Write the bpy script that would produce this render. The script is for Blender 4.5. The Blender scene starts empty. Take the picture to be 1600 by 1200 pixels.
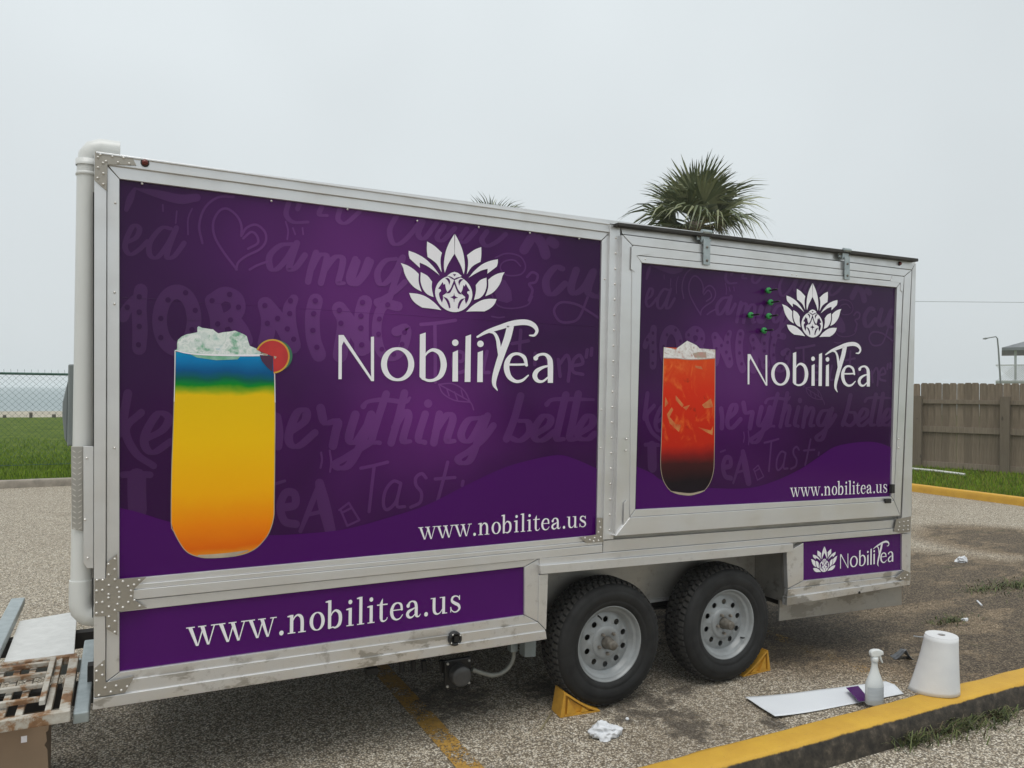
import bpy, math, random
import numpy as np
from mathutils import Matrix, Vector
from mathutils import noise as mnoise

random.seed(7)
SC = bpy.context.scene
COL = SC.collection

# ---------------------------------------------------------------- camera
CAM = np.array([.1051, -3.4527, 1.7136])
YAW, PIT, ROL, FPX = .4679, .009, .0103, 1200.0          # focal length for a 1600 px wide picture
_cy, _sy = math.cos(YAW), math.sin(YAW)
FW = np.array([_sy*math.cos(PIT), _cy*math.cos(PIT), math.sin(PIT)])
_r = np.array([_cy, -_sy, 0.0]); _u = np.cross(_r, FW)
RT = math.cos(ROL)*_r + math.sin(ROL)*_u
UP = -math.sin(ROL)*_r + math.cos(ROL)*_u
cd = bpy.data.cameras.new('camera'); cd.sensor_width = 36.0; cd.lens = FPX/1600*36
cd.clip_start = .05; cd.clip_end = 6000
co = bpy.data.objects.new('camera', cd); COL.objects.link(co)
co.matrix_world = Matrix(((RT[0], UP[0], -FW[0], CAM[0]), (RT[1], UP[1], -FW[1], CAM[1]), (RT[2], UP[2], -FW[2], CAM[2]), (0, 0, 0, 1)))
SC.camera = co

# ---------------------------------------------------------------- sky, sun, exposure
SUN_EL, SUN_AZ = math.radians(70), math.radians(215)     # soft sun behind a bright overcast, behind the viewer
W = bpy.data.worlds.new('World'); SC.world = W; W.use_nodes = True
nt = W.node_tree; nt.nodes.clear()
n_out = nt.nodes.new('ShaderNodeOutputWorld'); n_bg = nt.nodes.new('ShaderNodeBackground')
n_sky = nt.nodes.new('ShaderNodeTexSky'); n_sky.sky_type = 'NISHITA'; n_sky.sun_disc = False
n_sky.sun_elevation = SUN_EL; n_sky.sun_rotation = SUN_AZ; n_sky.dust_density = 4.0
n_hs = nt.nodes.new('ShaderNodeHueSaturation'); n_hs.inputs['Saturation'].default_value = .25
n_mx = nt.nodes.new('ShaderNodeMixRGB'); n_mx.inputs['Fac'].default_value = .86
# the cloud layer: a little darker towards the horizon, as overcast skies are, with broad soft unevenness
n_tc = nt.nodes.new('ShaderNodeTexCoord'); n_sx = nt.nodes.new('ShaderNodeSeparateXYZ'); nt.links.new(n_tc.outputs['Generated'], n_sx.inputs[0])
n_mr = nt.nodes.new('ShaderNodeMapRange'); n_mr.inputs['From Min'].default_value = 0; n_mr.inputs['From Max'].default_value = .6
n_mr.inputs['To Min'].default_value = .90; n_mr.inputs['To Max'].default_value = 1.04; nt.links.new(n_sx.outputs['Z'], n_mr.inputs['Value'])
n_cn = nt.nodes.new('ShaderNodeTexNoise'); n_cn.inputs['Scale'].default_value = 1.7; n_cn.inputs['Detail'].default_value = 3; nt.links.new(n_tc.outputs['Generated'], n_cn.inputs['Vector'])
n_m2 = nt.nodes.new('ShaderNodeMapRange'); n_m2.inputs['From Min'].default_value = .3; n_m2.inputs['From Max'].default_value = .7
n_m2.inputs['To Min'].default_value = .93; n_m2.inputs['To Max'].default_value = 1.08; nt.links.new(n_cn.outputs['Fac'], n_m2.inputs['Value'])
n_mm = nt.nodes.new('ShaderNodeMath'); n_mm.operation = 'MULTIPLY'; nt.links.new(n_mr.outputs[0], n_mm.inputs[0]); nt.links.new(n_m2.outputs[0], n_mm.inputs[1])
n_cl = nt.nodes.new('ShaderNodeMixRGB'); n_cl.blend_type = 'MULTIPLY'; n_cl.inputs['Fac'].default_value = 1; n_cl.inputs['Color1'].default_value = (7.55, 8.15, 8.4, 1)
nt.links.new(n_mm.outputs[0], n_cl.inputs['Color2']); nt.links.new(n_cl.outputs[0], n_mx.inputs['Color2'])
nt.links.new(n_sky.outputs[0], n_hs.inputs['Color']); nt.links.new(n_hs.outputs[0], n_mx.inputs['Color1'])
nt.links.new(n_mx.outputs[0], n_bg.inputs['Color']); n_bg.inputs['Strength'].default_value = .10
nt.links.new(n_bg.outputs[0], n_out.inputs['Surface'])
sl = bpy.data.lights.new('sun', 'SUN'); sl.energy = 1.5; sl.angle = math.radians(40); sl.color = (1, .97, .93)
so = bpy.data.objects.new('sun', sl); COL.objects.link(so)
_sd = Vector((math.sin(SUN_AZ)*math.cos(SUN_EL), math.cos(SUN_AZ)*math.cos(SUN_EL), math.sin(SUN_EL)))
so.rotation_euler = _sd.to_track_quat('Z', 'Y').to_euler()
so.location = (0, -6, 12)
SC.view_settings.view_transform = 'Standard'; SC.view_settings.look = 'None'
SC.view_settings.gamma = 1; SC.view_settings.exposure = 0.06; SC.view_settings.use_curve_mapping = False
SC.render.engine = 'CYCLES'; SC.cycles.max_bounces = 8; SC.cycles.transparent_max_bounces = 16
SC.cycles.use_denoising = True

# ---------------------------------------------------------------- helpers: points
# survey of the place: a sight line from the viewpoint meets a known plane (trailer side, ground) at a world point
def _ray(u, v): return FW + RT*(u-800)/FPX - UP*(v-600)/FPX
def atY(u, v, Y=0.0):
    d = _ray(u, v); return CAM + d*(Y-CAM[1])/d[1]
def atZ(u, v, Z=0.0):
    d = _ray(u, v); return CAM + d*(Z-CAM[2])/d[2]
def atX(u, v, X=0.0):
    d = _ray(u, v); return CAM + d*(X-CAM[0])/d[0]
def atD(u, v, D): return CAM + _ray(u, v)*D

# ---------------------------------------------------------------- helpers: objects
def wloc(o):
    p = Vector((0, 0, 0))
    while o is not None:
        p = p + o.location + o.matrix_parent_inverse.to_translation(); o = o.parent
    return p
def link(name, data, parent=None, local=False):
    o = bpy.data.objects.new(name, data); COL.objects.link(o)
    if parent is not None:
        o.parent = parent
        if not local: o.matrix_parent_inverse = Matrix.Translation(-wloc(parent))
    return o
def empty(name, loc, label=None, cat=None, group=None):
    o = bpy.data.objects.new(name, None); COL.objects.link(o); o.location = loc; o.empty_display_size = .2
    if label: tag(o, label, cat, group)
    return o
def tag(o, label=None, cat=None, group=None, kind=None):
    if label: o['label'] = label
    if cat: o['category'] = cat
    if group: o['group'] = group
    if kind: o['kind'] = kind
    return o

class MB:
    def __init__(s): s.v = []; s.f = []; s.sm = []; s.mi = []; s.cur = 0
    def face(s, idx, smooth=False): s.f.append(tuple(idx)); s.sm.append(smooth); s.mi.append(s.cur)
    def box(s, a, b, R=None, o=None):
        i = len(s.v)
        for z in (a[2], b[2]):
            for x, y in ((a[0], a[1]), (b[0], a[1]), (b[0], b[1]), (a[0], b[1])):
                p = Vector((x, y, z))
                if R is not None: p = R @ p
                if o is not None: p = p + Vector(o)
                s.v.append(tuple(p))
        for q in ((0, 3, 2, 1), (4, 5, 6, 7), (0, 1, 5, 4), (1, 2, 6, 5), (2, 3, 7, 6), (3, 0, 4, 7)): s.face([i+k for k in q])
        return s
    def prism(s, pts, vec):
        """closed solid: polygon pts (world, any order) swept by vec"""
        n = len(pts); i = len(s.v); vec = Vector(vec)
        P = [Vector(p) for p in pts]
        nrm = Vector((0, 0, 0))
        for k in range(n):
            a, b = P[k], P[(k+1) % n]; nrm += a.cross(b)
        if nrm.dot(vec) > 0: P.reverse()
        s.v += [tuple(p) for p in P] + [tuple(p+vec) for p in P]
        s.face(list(range(i, i+n))); s.face(list(range(i+2*n-1, i+n-1, -1)))
        for k in range(n):
            k2 = (k+1) % n; s.face((i+k2, i+k, i+n+k, i+n+k2))
        return s
    def sheet(s, pts):
        i = len(s.v); s.v += [tuple(p) for p in pts]; s.face(range(i, i+len(pts))); return s
    def tube(s, path, rad, n=10, caps=True, smooth=True):
        P = [Vector(p) for p in path]; rad = rad if hasattr(rad, '__len__') else [rad]*len(P)
        i0 = len(s.v); up = None
        for k, p in enumerate(P):
            t = (P[min(k+1, len(P)-1)]-P[max(k-1, 0)]).normalized()
            if up is None:
                up = t.orthogonal().normalized()
            up = (up - t*up.dot(t)).normalized(); w = t.cross(up)
            for j in range(n):
                a = 2*math.pi*j/n; s.v.append(tuple(p+(up*math.cos(a)+w*math.sin(a))*rad[k]))
        for k in range(len(P)-1):
            for j in range(n):
                j2 = (j+1) % n; a = i0+k*n
                s.face((a+j, a+j2, a+n+j2, a+n+j), smooth)
        if caps:
            e = i0+(len(P)-1)*n; k0 = len(s.v); s.v += [s.v[i0+j] for j in range(n)]+[s.v[e+j] for j in range(n)]   # own corners keep the ends crisp
            s.face([k0+j for j in range(n-1, -1, -1)]); s.face([k0+n+j for j in range(n)])
        return s
    def lathe(s, prof, n=32, axis='Z', o=(0, 0, 0), smooth=True, closed=False):
        """prof: (radius, height) pairs"""
        i0 = len(s.v)
        for (r, h) in prof:
            for j in range(n):
                a = 2*math.pi*j/n; c, d = r*math.cos(a), r*math.sin(a)
                p = (c, d, h) if axis == 'Z' else (c, h, d) if axis == 'Y' else (h, c, d)
                s.v.append((p[0]+o[0], p[1]+o[1], p[2]+o[2]))
        m = len(prof)
        for k in range(m if closed else m-1):
            k2 = (k+1) % m
            for j in range(n):
                j2 = (j+1) % n; q = (i0+k*n+j, i0+k*n+j2, i0+k2*n+j2, i0+k2*n+j)
                s.face(q if axis == 'Z' else q[::-1], smooth)
        return s
    def build(s, name, mat, parent=None, local=False, bevel=0, recalc=False, shade=None):
        me = bpy.data.meshes.new(name); me.from_pydata(s.v, [], s.f); me.update()
        me.polygons.foreach_set('use_smooth', s.sm if shade is None else [shade]*len(s.f))
        mats = mat if isinstance(mat, (list, tuple)) else [mat]
        for m in mats: me.materials.append(m)
        if len(mats) > 1: me.polygons.foreach_set('material_index', s.mi)
        o = link(name, me, parent, local)
        if bevel:
            b = o.modifiers.new('bevel', 'BEVEL'); b.width = bevel; b.segments = 2; b.limit_method = 'ANGLE'; b.angle_limit = math.radians(40)
        return o

def pxpoly(pts, Y): return [atY(u, v, Y) for u, v in pts]
def plate(name, pts, Y, th, mat, parent, bevel=.0015):
    """a plate on the trailer side: outline surveyed on the plane y=Y, th thick towards the inside"""
    return MB().prism(pxpoly(pts, Y), (0, th, 0)).build(name, mat, parent, bevel=bevel)

# ---------------------------------------------------------------- helpers: materials
def _new(name):
    m = bpy.data.materials.new(name); m.use_nodes = True; nt = m.node_tree
    return m, nt, nt.nodes['Principled BSDF']
def N(nt, t, **kw):
    n = nt.nodes.new(t)
    for k, v in kw.items(): setattr(n, k, v)
    return n
def noise(nt, scale, detail=4, rough=.55, vec=None, dist=0):
    n = N(nt, 'ShaderNodeTexNoise'); n.inputs['Scale'].default_value = scale; n.inputs['Detail'].default_value = detail
    n.inputs['Roughness'].default_value = rough; n.inputs['Distortion'].default_value = dist
    if vec is not None: nt.links.new(vec, n.inputs['Vector'])
    return n.outputs['Fac']
def ramp(nt, fac, stops, interp='LINEAR'):
    r = N(nt, 'ShaderNodeValToRGB'); r.color_ramp.interpolation = interp; e = r.color_ramp.elements
    while len(e) < len(stops): e.new(.5)
    for k, (p, c) in enumerate(stops):
        e[k].position = p; e[k].color = tuple(c) + ((1,) if len(c) == 3 else ())
    nt.links.new(fac, r.inputs['Fac']); return r.outputs['Color']
def g(v): return (v, v, v)
def mix(nt, fac, a, b, mode='MIX'):
    m = N(nt, 'ShaderNodeMixRGB', blend_type=mode)
    for s, v in (('Fac', fac), ('Color1', a), ('Color2', b)):
        if isinstance(v, (int, float)): m.inputs[s].default_value = v
        elif isinstance(v, tuple): m.inputs[s].default_value = v + ((1,) if len(v) == 3 else ())
        else: nt.links.new(v, m.inputs[s])
    return m.outputs['Color']
def math_(nt, op, a, b=0, c=None):
    m = N(nt, 'ShaderNodeMath', operation=op)
    for k, v in enumerate((a, b) if c is None else (a, b, c)):
        if isinstance(v, (int, float)): m.inputs[k].default_value = v
        else: nt.links.new(v, m.inputs[k])
    return m.outputs[0]
def maprange(nt, val, a, b, c=0., d=1., smooth=True):
    m = N(nt, 'ShaderNodeMapRange', interpolation_type='SMOOTHSTEP' if smooth else 'LINEAR'); nt.links.new(val, m.inputs['Value'])
    for k, v in zip(('From Min', 'From Max', 'To Min', 'To Max'), (a, b, c, d)): m.inputs[k].default_value = v
    return m.outputs['Result']
def pos(nt): return N(nt, 'ShaderNodeNewGeometry').outputs['Position']
def objco(nt): return N(nt, 'ShaderNodeTexCoord').outputs['Object']
def scaled(nt, vec, sc):
    m = N(nt, 'ShaderNodeMapping'); m.inputs['Scale'].default_value = sc; nt.links.new(vec, m.inputs['Vector']); return m.outputs[0]
def blob(nt, P, c, r0, r1):
    d = N(nt, 'ShaderNodeVectorMath', operation='DISTANCE'); nt.links.new(P, d.inputs[0]); d.inputs[1].default_value = tuple(c)
    return maprange(nt, d.outputs['Value'], r0, r1, 1., 0.)
def bump(nt, bs, h, strength, dist=.002):
    b = N(nt, 'ShaderNodeBump'); b.inputs['Strength'].default_value = strength; b.inputs['Distance'].default_value = dist
    nt.links.new(h, b.inputs['Height']); nt.links.new(b.outputs[0], bs.inputs['Normal'])
def pbr(name, c1, c2=None, scale=8, rough=.5, metal=0., bmp=0., bscale=60, bdist=.002, r2=None, stretch=None, spec=None, world=False, coat=0):
    m, nt, bs = _new(name)
    bs.inputs['Roughness'].default_value = rough; bs.inputs['Metallic'].default_value = metal
    if coat: bs.inputs['Coat Weight'].default_value = coat; bs.inputs['Coat Roughness'].default_value = .08
    if spec is not None: bs.inputs['Specular IOR Level'].default_value = spec
    P = pos(nt) if world else objco(nt)
    if stretch: P = scaled(nt, P, stretch)
    f = noise(nt, scale, 5, .6, P)
    c2 = c2 or tuple(x*.75 for x in c1)
    nt.links.new(ramp(nt, f, [(.32, c2), (.66, c1)]), bs.inputs['Base Color'])
    if r2 is not None: nt.links.new(maprange(nt, f, .3, .7, r2, rough), bs.inputs['Roughness'])
    if bmp: bump(nt, bs, noise(nt, bscale, 4, .6, P), bmp, bdist)
    return m
def L(*rgb):                                       # photo colour -> linear
    return tuple(((c/255+.055)/1.055)**2.4 if c > 10 else c/255/12.92 for c in rgb)

def alu_mat(name, c1, c2, rough, stains):
    m, nt, bs = _new(name); P = pos(nt)
    streak = noise(nt, 2.0, 4, .55, scaled(nt, P, (.35, 3, 3)))
    blot = noise(nt, 5.0, 4, .6, P)
    col = ramp(nt, streak, [(.3, c2), (.7, c1)])
    col = mix(nt, maprange(nt, blot, .45, .8, 0, .3), col, tuple(x*.85 for x in c2))
    if stains:                                     # dull smeared patches left by old adhesive along the bottom rails
        s1 = noise(nt, 7.0, 6, .6, scaled(nt, P, (.55, 1, 1.3)))
        zz = N(nt, 'ShaderNodeSeparateXYZ'); nt.links.new(P, zz.inputs[0])
        low = maprange(nt, zz.outputs['Z'], .58, .52, 0, 1)
        k = math_(nt, 'MULTIPLY', maprange(nt, s1, .52, .57), low)
        col = mix(nt, math_(nt, 'MULTIPLY', k, .62), col, (.24, .225, .195))
        g1 = noise(nt, 16.0, 5, .7, P)
        lowb = maprange(nt, zz.outputs['Z'], .95, .6, 0, 1)
        col = mix(nt, math_(nt, 'MULTIPLY', math_(nt, 'MULTIPLY', maprange(nt, g1, .54, .72), lowb), .4), col, (.19, .165, .135))
    nt.links.new(col, bs.inputs['Base Color'])
    bs.inputs['Metallic'].default_value = .75
    nt.links.new(maprange(nt, blot, .3, .7, rough-.06, rough+.12), bs.inputs['Roughness'])
    bump(nt, bs, noise(nt, 1.4, 2, .5, P), .10, .012)
    return m

MT = {}
MT['alu'] = alu_mat('aluminium_frame', (.73, .73, .73), (.67, .67, .67), .34, True)
MT['alu2'] = alu_mat('aluminium_sheet', (.50, .485, .45), (.38, .365, .335), .45, True)
MT['gusset'] = alu_mat('gusset_steel', (.42, .39, .34), (.32, .295, .255), .5, False)
MT['rivet'] = pbr('rivet_metal', (.72, .70, .66), (.55, .53, .5), 60, .35, .5)
MT['gap'] = pbr('dark_strip', (.03, .03, .03), rough=.8)
MT['underside'] = pbr('underside_dark', (.035, .032, .03), (.015, .014, .013), 5, .8, bmp=.3, bscale=20)
MT['galv'] = pbr('galvanised_steel', (.42, .47, .48), (.32, .37, .38), 22, .42, .5)
MT['pvc'] = pbr('white_pvc', (.68, .69, .67), (.60, .61, .59), 2.5, .35, stretch=(1, 1, .3), world=True)
MT['greybox'] = pbr('grey_enclosure_paint', (.22, .25, .25), (.19, .215, .215), 4, .4)
MT['rubber'] = pbr('tyre_rubber', (.012, .012, .012), (.007, .007, .007), 9, .62, r2=.8, bmp=.25, bscale=80, bdist=.001)
MT['rim'] = pbr('rim_grey_paint', (.31, .325, .33), (.25, .26, .26), 14, .40, .15)
MT['hub'] = pbr('hub_dull_metal', (.22, .205, .18), (.11, .095, .075), 30, .55, .4, bmp=.2, bscale=120)
MT['nut'] = pbr('lug_nut_metal', (.35, .32, .28), (.2, .17, .14), 60, .4, .7)
MT['black'] = pbr('black_plastic', (.015, .015, .016), (.01, .01, .01), 10, .35)
MT['flash'] = pbr('roof_flashing_dark', (.05, .045, .04), (.02, .02, .018), 12, .7)
MT['red_lens'] = pbr('red_lens', (.16, .022, .012), (.10, .014, .01), 50, .2)
MT['hose'] = pbr('grey_hose', (.28, .28, .25), (.2, .2, .18), 20, .4)
MT['white_print'] = pbr('white_vinyl_print', (.86, .84, .88), (.81, .79, .83), 1.5, .25, world=True)
MT['yellow_plastic'] = pbr('yellow_chock_paint', (.62, .33, .035), (.50, .25, .03), 25, .5, bmp=.15, bscale=90)
MT['concrete'] = pbr('weathered_concrete', (.33, .29, .24), (.20, .18, .15), 6, .9, bmp=.5, bscale=60, bdist=.004, world=True)

# purple vinyl: the printed artwork is a purple field with lighter glows, hills in flat violet, ghost lettering one tone lighter
GLOWS = [((470, 390), 0., .80, .50), ((600, 450), 0., 1.0, .78), ((650, 640), 0., .85, .85), ((400, 640), 0., .55, .25), ((870, 640), 0., .5, .32), ((830, 430), 0., .5, .34)]
WGLOWS = [((1150, 590), 0., .75, .6), ((1180, 500), 0., .6, .4), ((1040, 640), 0., .4, .22)]
def purple(name, mode):
    m, nt, bs = _new(name); P = pos(nt)
    wob = N(nt, 'ShaderNodeTexNoise'); wob.inputs['Scale'].default_value = 1.1; wob.inputs['Detail'].default_value = 3
    nt.links.new(P, wob.inputs['Vector'])
    sub = N(nt, 'ShaderNodeVectorMath', operation='SUBTRACT'); nt.links.new(wob.outputs['Color'], sub.inputs[0]); sub.inputs[1].default_value = (.5, .5, .5)
    sc = N(nt, 'ShaderNodeVectorMath', operation='SCALE'); nt.links.new(sub.outputs[0], sc.inputs[0]); sc.inputs['Scale'].default_value = .9
    ad = N(nt, 'ShaderNodeVectorMath', operation='ADD'); nt.links.new(P, ad.inputs[0]); nt.links.new(sc.outputs[0], ad.inputs[1])
    tot = None
    for lst, Y in ((GLOWS, 0.), (WGLOWS, -.05)):
        for (uv, r0, r1, amt) in lst:
            c = atY(uv[0], uv[1], Y); b = math_(nt, 'MULTIPLY', blob(nt, ad.outputs[0], c, r0, r1), amt)
            tot = b if tot is None else math_(nt, 'MAXIMUM', tot, b)
    col = ramp(nt, tot, [(0, (.0310, .0040, .047)), (.35, (.057, .0072, .085)), (.8, (.118, .019, .160)), (1, (.145, .025, .190))])
    if mode == 'ghost': col = mix(nt, 1.0, mix(nt, 1.0, col, (1.32, 2.1, 1.28), 'MULTIPLY'), (.014, .0075, .017), 'ADD')
    if mode == 'line': col = mix(nt, 1.0, mix(nt, 1.0, col, (1.45, 2.2, 1.4), 'MULTIPLY'), (.018, .010, .021), 'ADD')
    if mode == 'dot': col = mix(nt, 1.0, col, (.95, .9, .95), 'MULTIPLY')
    if mode == 'wave': col = mix(nt, .18, (.066, .0025, .118), col)
    if mode == 'wave2': col = mix(nt, .18, (.060, .0060, .106), col)
    nt.links.new(col, bs.inputs['Base Color'])
    bs.inputs['Roughness'].default_value = .11
    bs.inputs['Specular IOR Level'].default_value = .20
    bump(nt, bs, noise(nt, 1.6, 2, .5, P), .10, .02)
    return m
for k in ('base', 'ghost', 'line', 'dot', 'wave', 'wave2'): MT['p_'+k] = purple('purple_vinyl_'+k, k)
MT['p_low'] = pbr('violet_vinyl_strip', (.076, .0045, .128), (.064, .0032, .112), 1.2, .11, spec=.22, world=True)

# ---------------------------------------------------------------- the ground and the setting
def mix_f(nt, a, b): return math_(nt, 'MULTIPLY', math_(nt, 'ADD', a, b), .5)
def ground_mat():
    m, nt, bs = _new('exposed_aggregate_paving'); P = pos(nt)
    def peb(scale):
        v = N(nt, 'ShaderNodeTexVoronoi'); v.inputs['Scale'].default_value = scale; nt.links.new(P, v.inputs['Vector'])
        s = N(nt, 'ShaderNodeSeparateColor'); nt.links.new(v.outputs['Color'], s.inputs[0]); return v.outputs['Distance'], s.outputs[0]
    d1, c1 = peb(112); d2, c2 = peb(58)
    tones = [(0, (.11, .085, .055)), (.25, (.29, .24, .17)), (.5, (.48, .41, .315)), (.72, (.64, .57, .455)), (.9, (.80, .735, .62)), (1, (.90, .85, .76))]
    col = mix(nt, .35, ramp(nt, c1, tones), ramp(nt, c2, tones))
    mort = maprange(nt, d1, .30, .68)
    col = mix(nt, math_(nt, 'MULTIPLY', mort, .78), col, (.050, .038, .026))
    big = noise(nt, .55, 5, .6, P)
    col = mix(nt, maprange(nt, big, .46, .72, 0, .30), col, (.15, .115, .08))
    col = mix(nt, 1.0, col, (1.12, 1.12, 1.11), 'MULTIPLY')
    # bare soil and grime patches lying on the paving at the right, tyre marks and drips by the wheels
    sep = N(nt, 'ShaderNodeSeparateXYZ'); nt.links.new(P, sep.inputs[0])
    soiln = noise(nt, 2.6, 10, .74, scaled(nt, P, (.7, 1.5, 1)), .5)
    area = None
    for (c, r0, r1) in (((6.9, .9, 0), .3, 2.3), ((5.2, -.3, 0), .2, 1.4), ((4.6, .8, 0), .2, 1.7), ((5.9, 2.2, 0), .2, 1.5), ((8.3, .2, 0), .2, 1.8), ((9.5, 2.0, 0), .1, 1.6)):
        b = blob(nt, P, c, r0, r1); area = b if area is None else math_(nt, 'MAXIMUM', area, b)
    thr = math_(nt, 'ADD', soiln, math_(nt, 'MULTIPLY', area, .20))
    col = mix(nt, math_(nt, 'MULTIPLY', maprange(nt, area, .0, .55), .95), col, mix(nt, 1.0, col, (.56, .47, .37), 'MULTIPLY'))   # brown film of dirt over the whole corner
    amount = math_(nt, 'MULTIPLY', maprange(nt, thr, .52, .74), maprange(nt, area, 0.02, .35))
    fleck = math_(nt, 'MULTIPLY', math_(nt, 'SUBTRACT', mix_f(nt, c1, c2), .5), .75)          # single pebbles still show through thin soil
    soil = maprange(nt, math_(nt, 'ADD', amount, fleck), .30, .62)
    soil = math_(nt, 'MULTIPLY', soil, maprange(nt, amount, .02, .2))
    sc_ = ramp(nt, mix_f(nt, noise(nt, 60, 6, .8, P), c1), [(.30, (.016, .011, .007)), (.45, (.045, .032, .020)), (.60, (.10, .075, .048)), (.72, (.21, .165, .11))])
    col = mix(nt, math_(nt, 'MULTIPLY', soil, .85), col, sc_)
    st = None
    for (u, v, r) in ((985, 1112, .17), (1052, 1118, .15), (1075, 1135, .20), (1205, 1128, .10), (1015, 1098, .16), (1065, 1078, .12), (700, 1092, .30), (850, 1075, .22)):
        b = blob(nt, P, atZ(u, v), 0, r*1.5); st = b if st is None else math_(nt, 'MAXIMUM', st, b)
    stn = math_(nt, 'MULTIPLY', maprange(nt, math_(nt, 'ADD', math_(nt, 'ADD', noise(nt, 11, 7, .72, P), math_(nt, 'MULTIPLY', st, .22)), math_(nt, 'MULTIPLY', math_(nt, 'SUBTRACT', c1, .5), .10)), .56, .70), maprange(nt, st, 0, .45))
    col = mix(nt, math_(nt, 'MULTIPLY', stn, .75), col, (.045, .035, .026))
    # greenish film of moss in the dirt
    ms = math_(nt, 'MULTIPLY', maprange(nt, noise(nt, 3.4, 5, .7, P), .60, .70), maprange(nt, area, .05, .5))
    col = mix(nt, math_(nt, 'MULTIPLY', ms, .5), col, (.07, .075, .022))
    nt.links.new(col, bs.inputs['Base Color']); bs.inputs['Roughness'].default_value = .85
    h = math_(nt, 'ADD', math_(nt, 'MULTIPLY', d1, -1.0), math_(nt, 'MULTIPLY', d2, -.6))
    h = math_(nt, 'ADD', h, math_(nt, 'MULTIPLY', soiln, 2.5))
    bump(nt, bs, h, .8, .006)
    return m
MT['ground'] = ground_mat()
def lawn_mat():
    m, nt, bs = _new('lawn_ground'); P = pos(nt)
    c = ramp(nt, noise(nt, 1.3, 6, .65, P), [(.3, (.065, .105, .010)), (.55, (.11, .165, .016)), (.75, (.17, .20, .03))])
    c = mix(nt, maprange(nt, noise(nt, 38, 4, .7, P), .4, .65, 0, .6), c, (.03, .045, .012))
    nt.links.new(c, bs.inputs['Base Color']); bs.inputs['Roughness'].default_value = .9; bs.inputs['Specular IOR Level'].default_value = .1
    bump(nt, bs, noise(nt, 45, 4, .7, P), .8, .03); return m
MT['lawn'] = lawn_mat()
MT['sand'] = pbr('beach_sand', (.42, .38, .30), (.30, .27, .21), .6, .95, bmp=.5, bscale=9, bdist=.05, world=True)
MT['sea'] = pbr('grey_sea', (.26, .31, .32), (.22, .27, .28), .02, .55, bmp=.4, bscale=.5, bdist=.3, world=True)
MT['yellow_kerb'] = pbr('yellow_kerb_paint', (.60, .34, .035), (.52, .28, .03), 5, .55, bmp=.12, bscale=40, world=True)

KX, KY = 12.62, 11.80                                # inner kerb lines of the parking lot
def grid(x0, x1, y0, y1, nx, ny, fz):
    b = MB()
    for j in range(ny+1):
        for i in range(nx+1):
            x = x0+(x1-x0)*i/nx; y = y0+(y1-y0)*j/ny; b.v.append((x, y, fz(x, y)))
    for j in range(ny):
        for i in range(nx):
            a = j*(nx+1)+i; b.face((a, a+1, a+nx+2, a+nx+1), True)
    return b
tag(MB().sheet([(-400, -400, -.06), (400, -400, -.06), (400, 60, -.06), (-400, 60, -.06)]).build('ground', MT['sand']), kind='structure')
tag(MB().sheet([(-45, -60, 0), (KX+.05, -60, 0), (KX+.05, KY+.05, 0), (-45, KY+.05, 0)]).build('parking_lot', MT['ground']), kind='structure')
def lawn_z(x, y): return .10 + .05*mnoise.noise((x*.25, y*.25, 0)) + .012*max(0, min(1, (y-15)/10))
tag(grid(-60, 60, KY+.13, 43, 100, 40, lambda x, y: lawn_z(x, y) if y > KY+.3 else .10).build('lawn', MT['lawn']), kind='structure')
tag(grid(KX+.13, 60, -60, KY+.13, 40, 60, lambda x, y: .10 + .03*mnoise.noise((x*.3, y*.3, 3)) if x > KX+.4 else .10).build('lawn_by_fence', MT['lawn']), kind='structure')
tag(grid(-120, 120, 42.6, 62, 60, 16, lambda x, y: -.02-(y-42)*.035+.10*mnoise.noise((x*.2, y*.3, 5))).build('beach', MT['sand']), kind='structure')
tag(MB().sheet([(-3000, 57, -.62), (3000, 57, -.62), (3000, 4500, -.62), (-3000, 4500, -.62)]).build('sea', MT['sea']), kind='structure')

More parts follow.
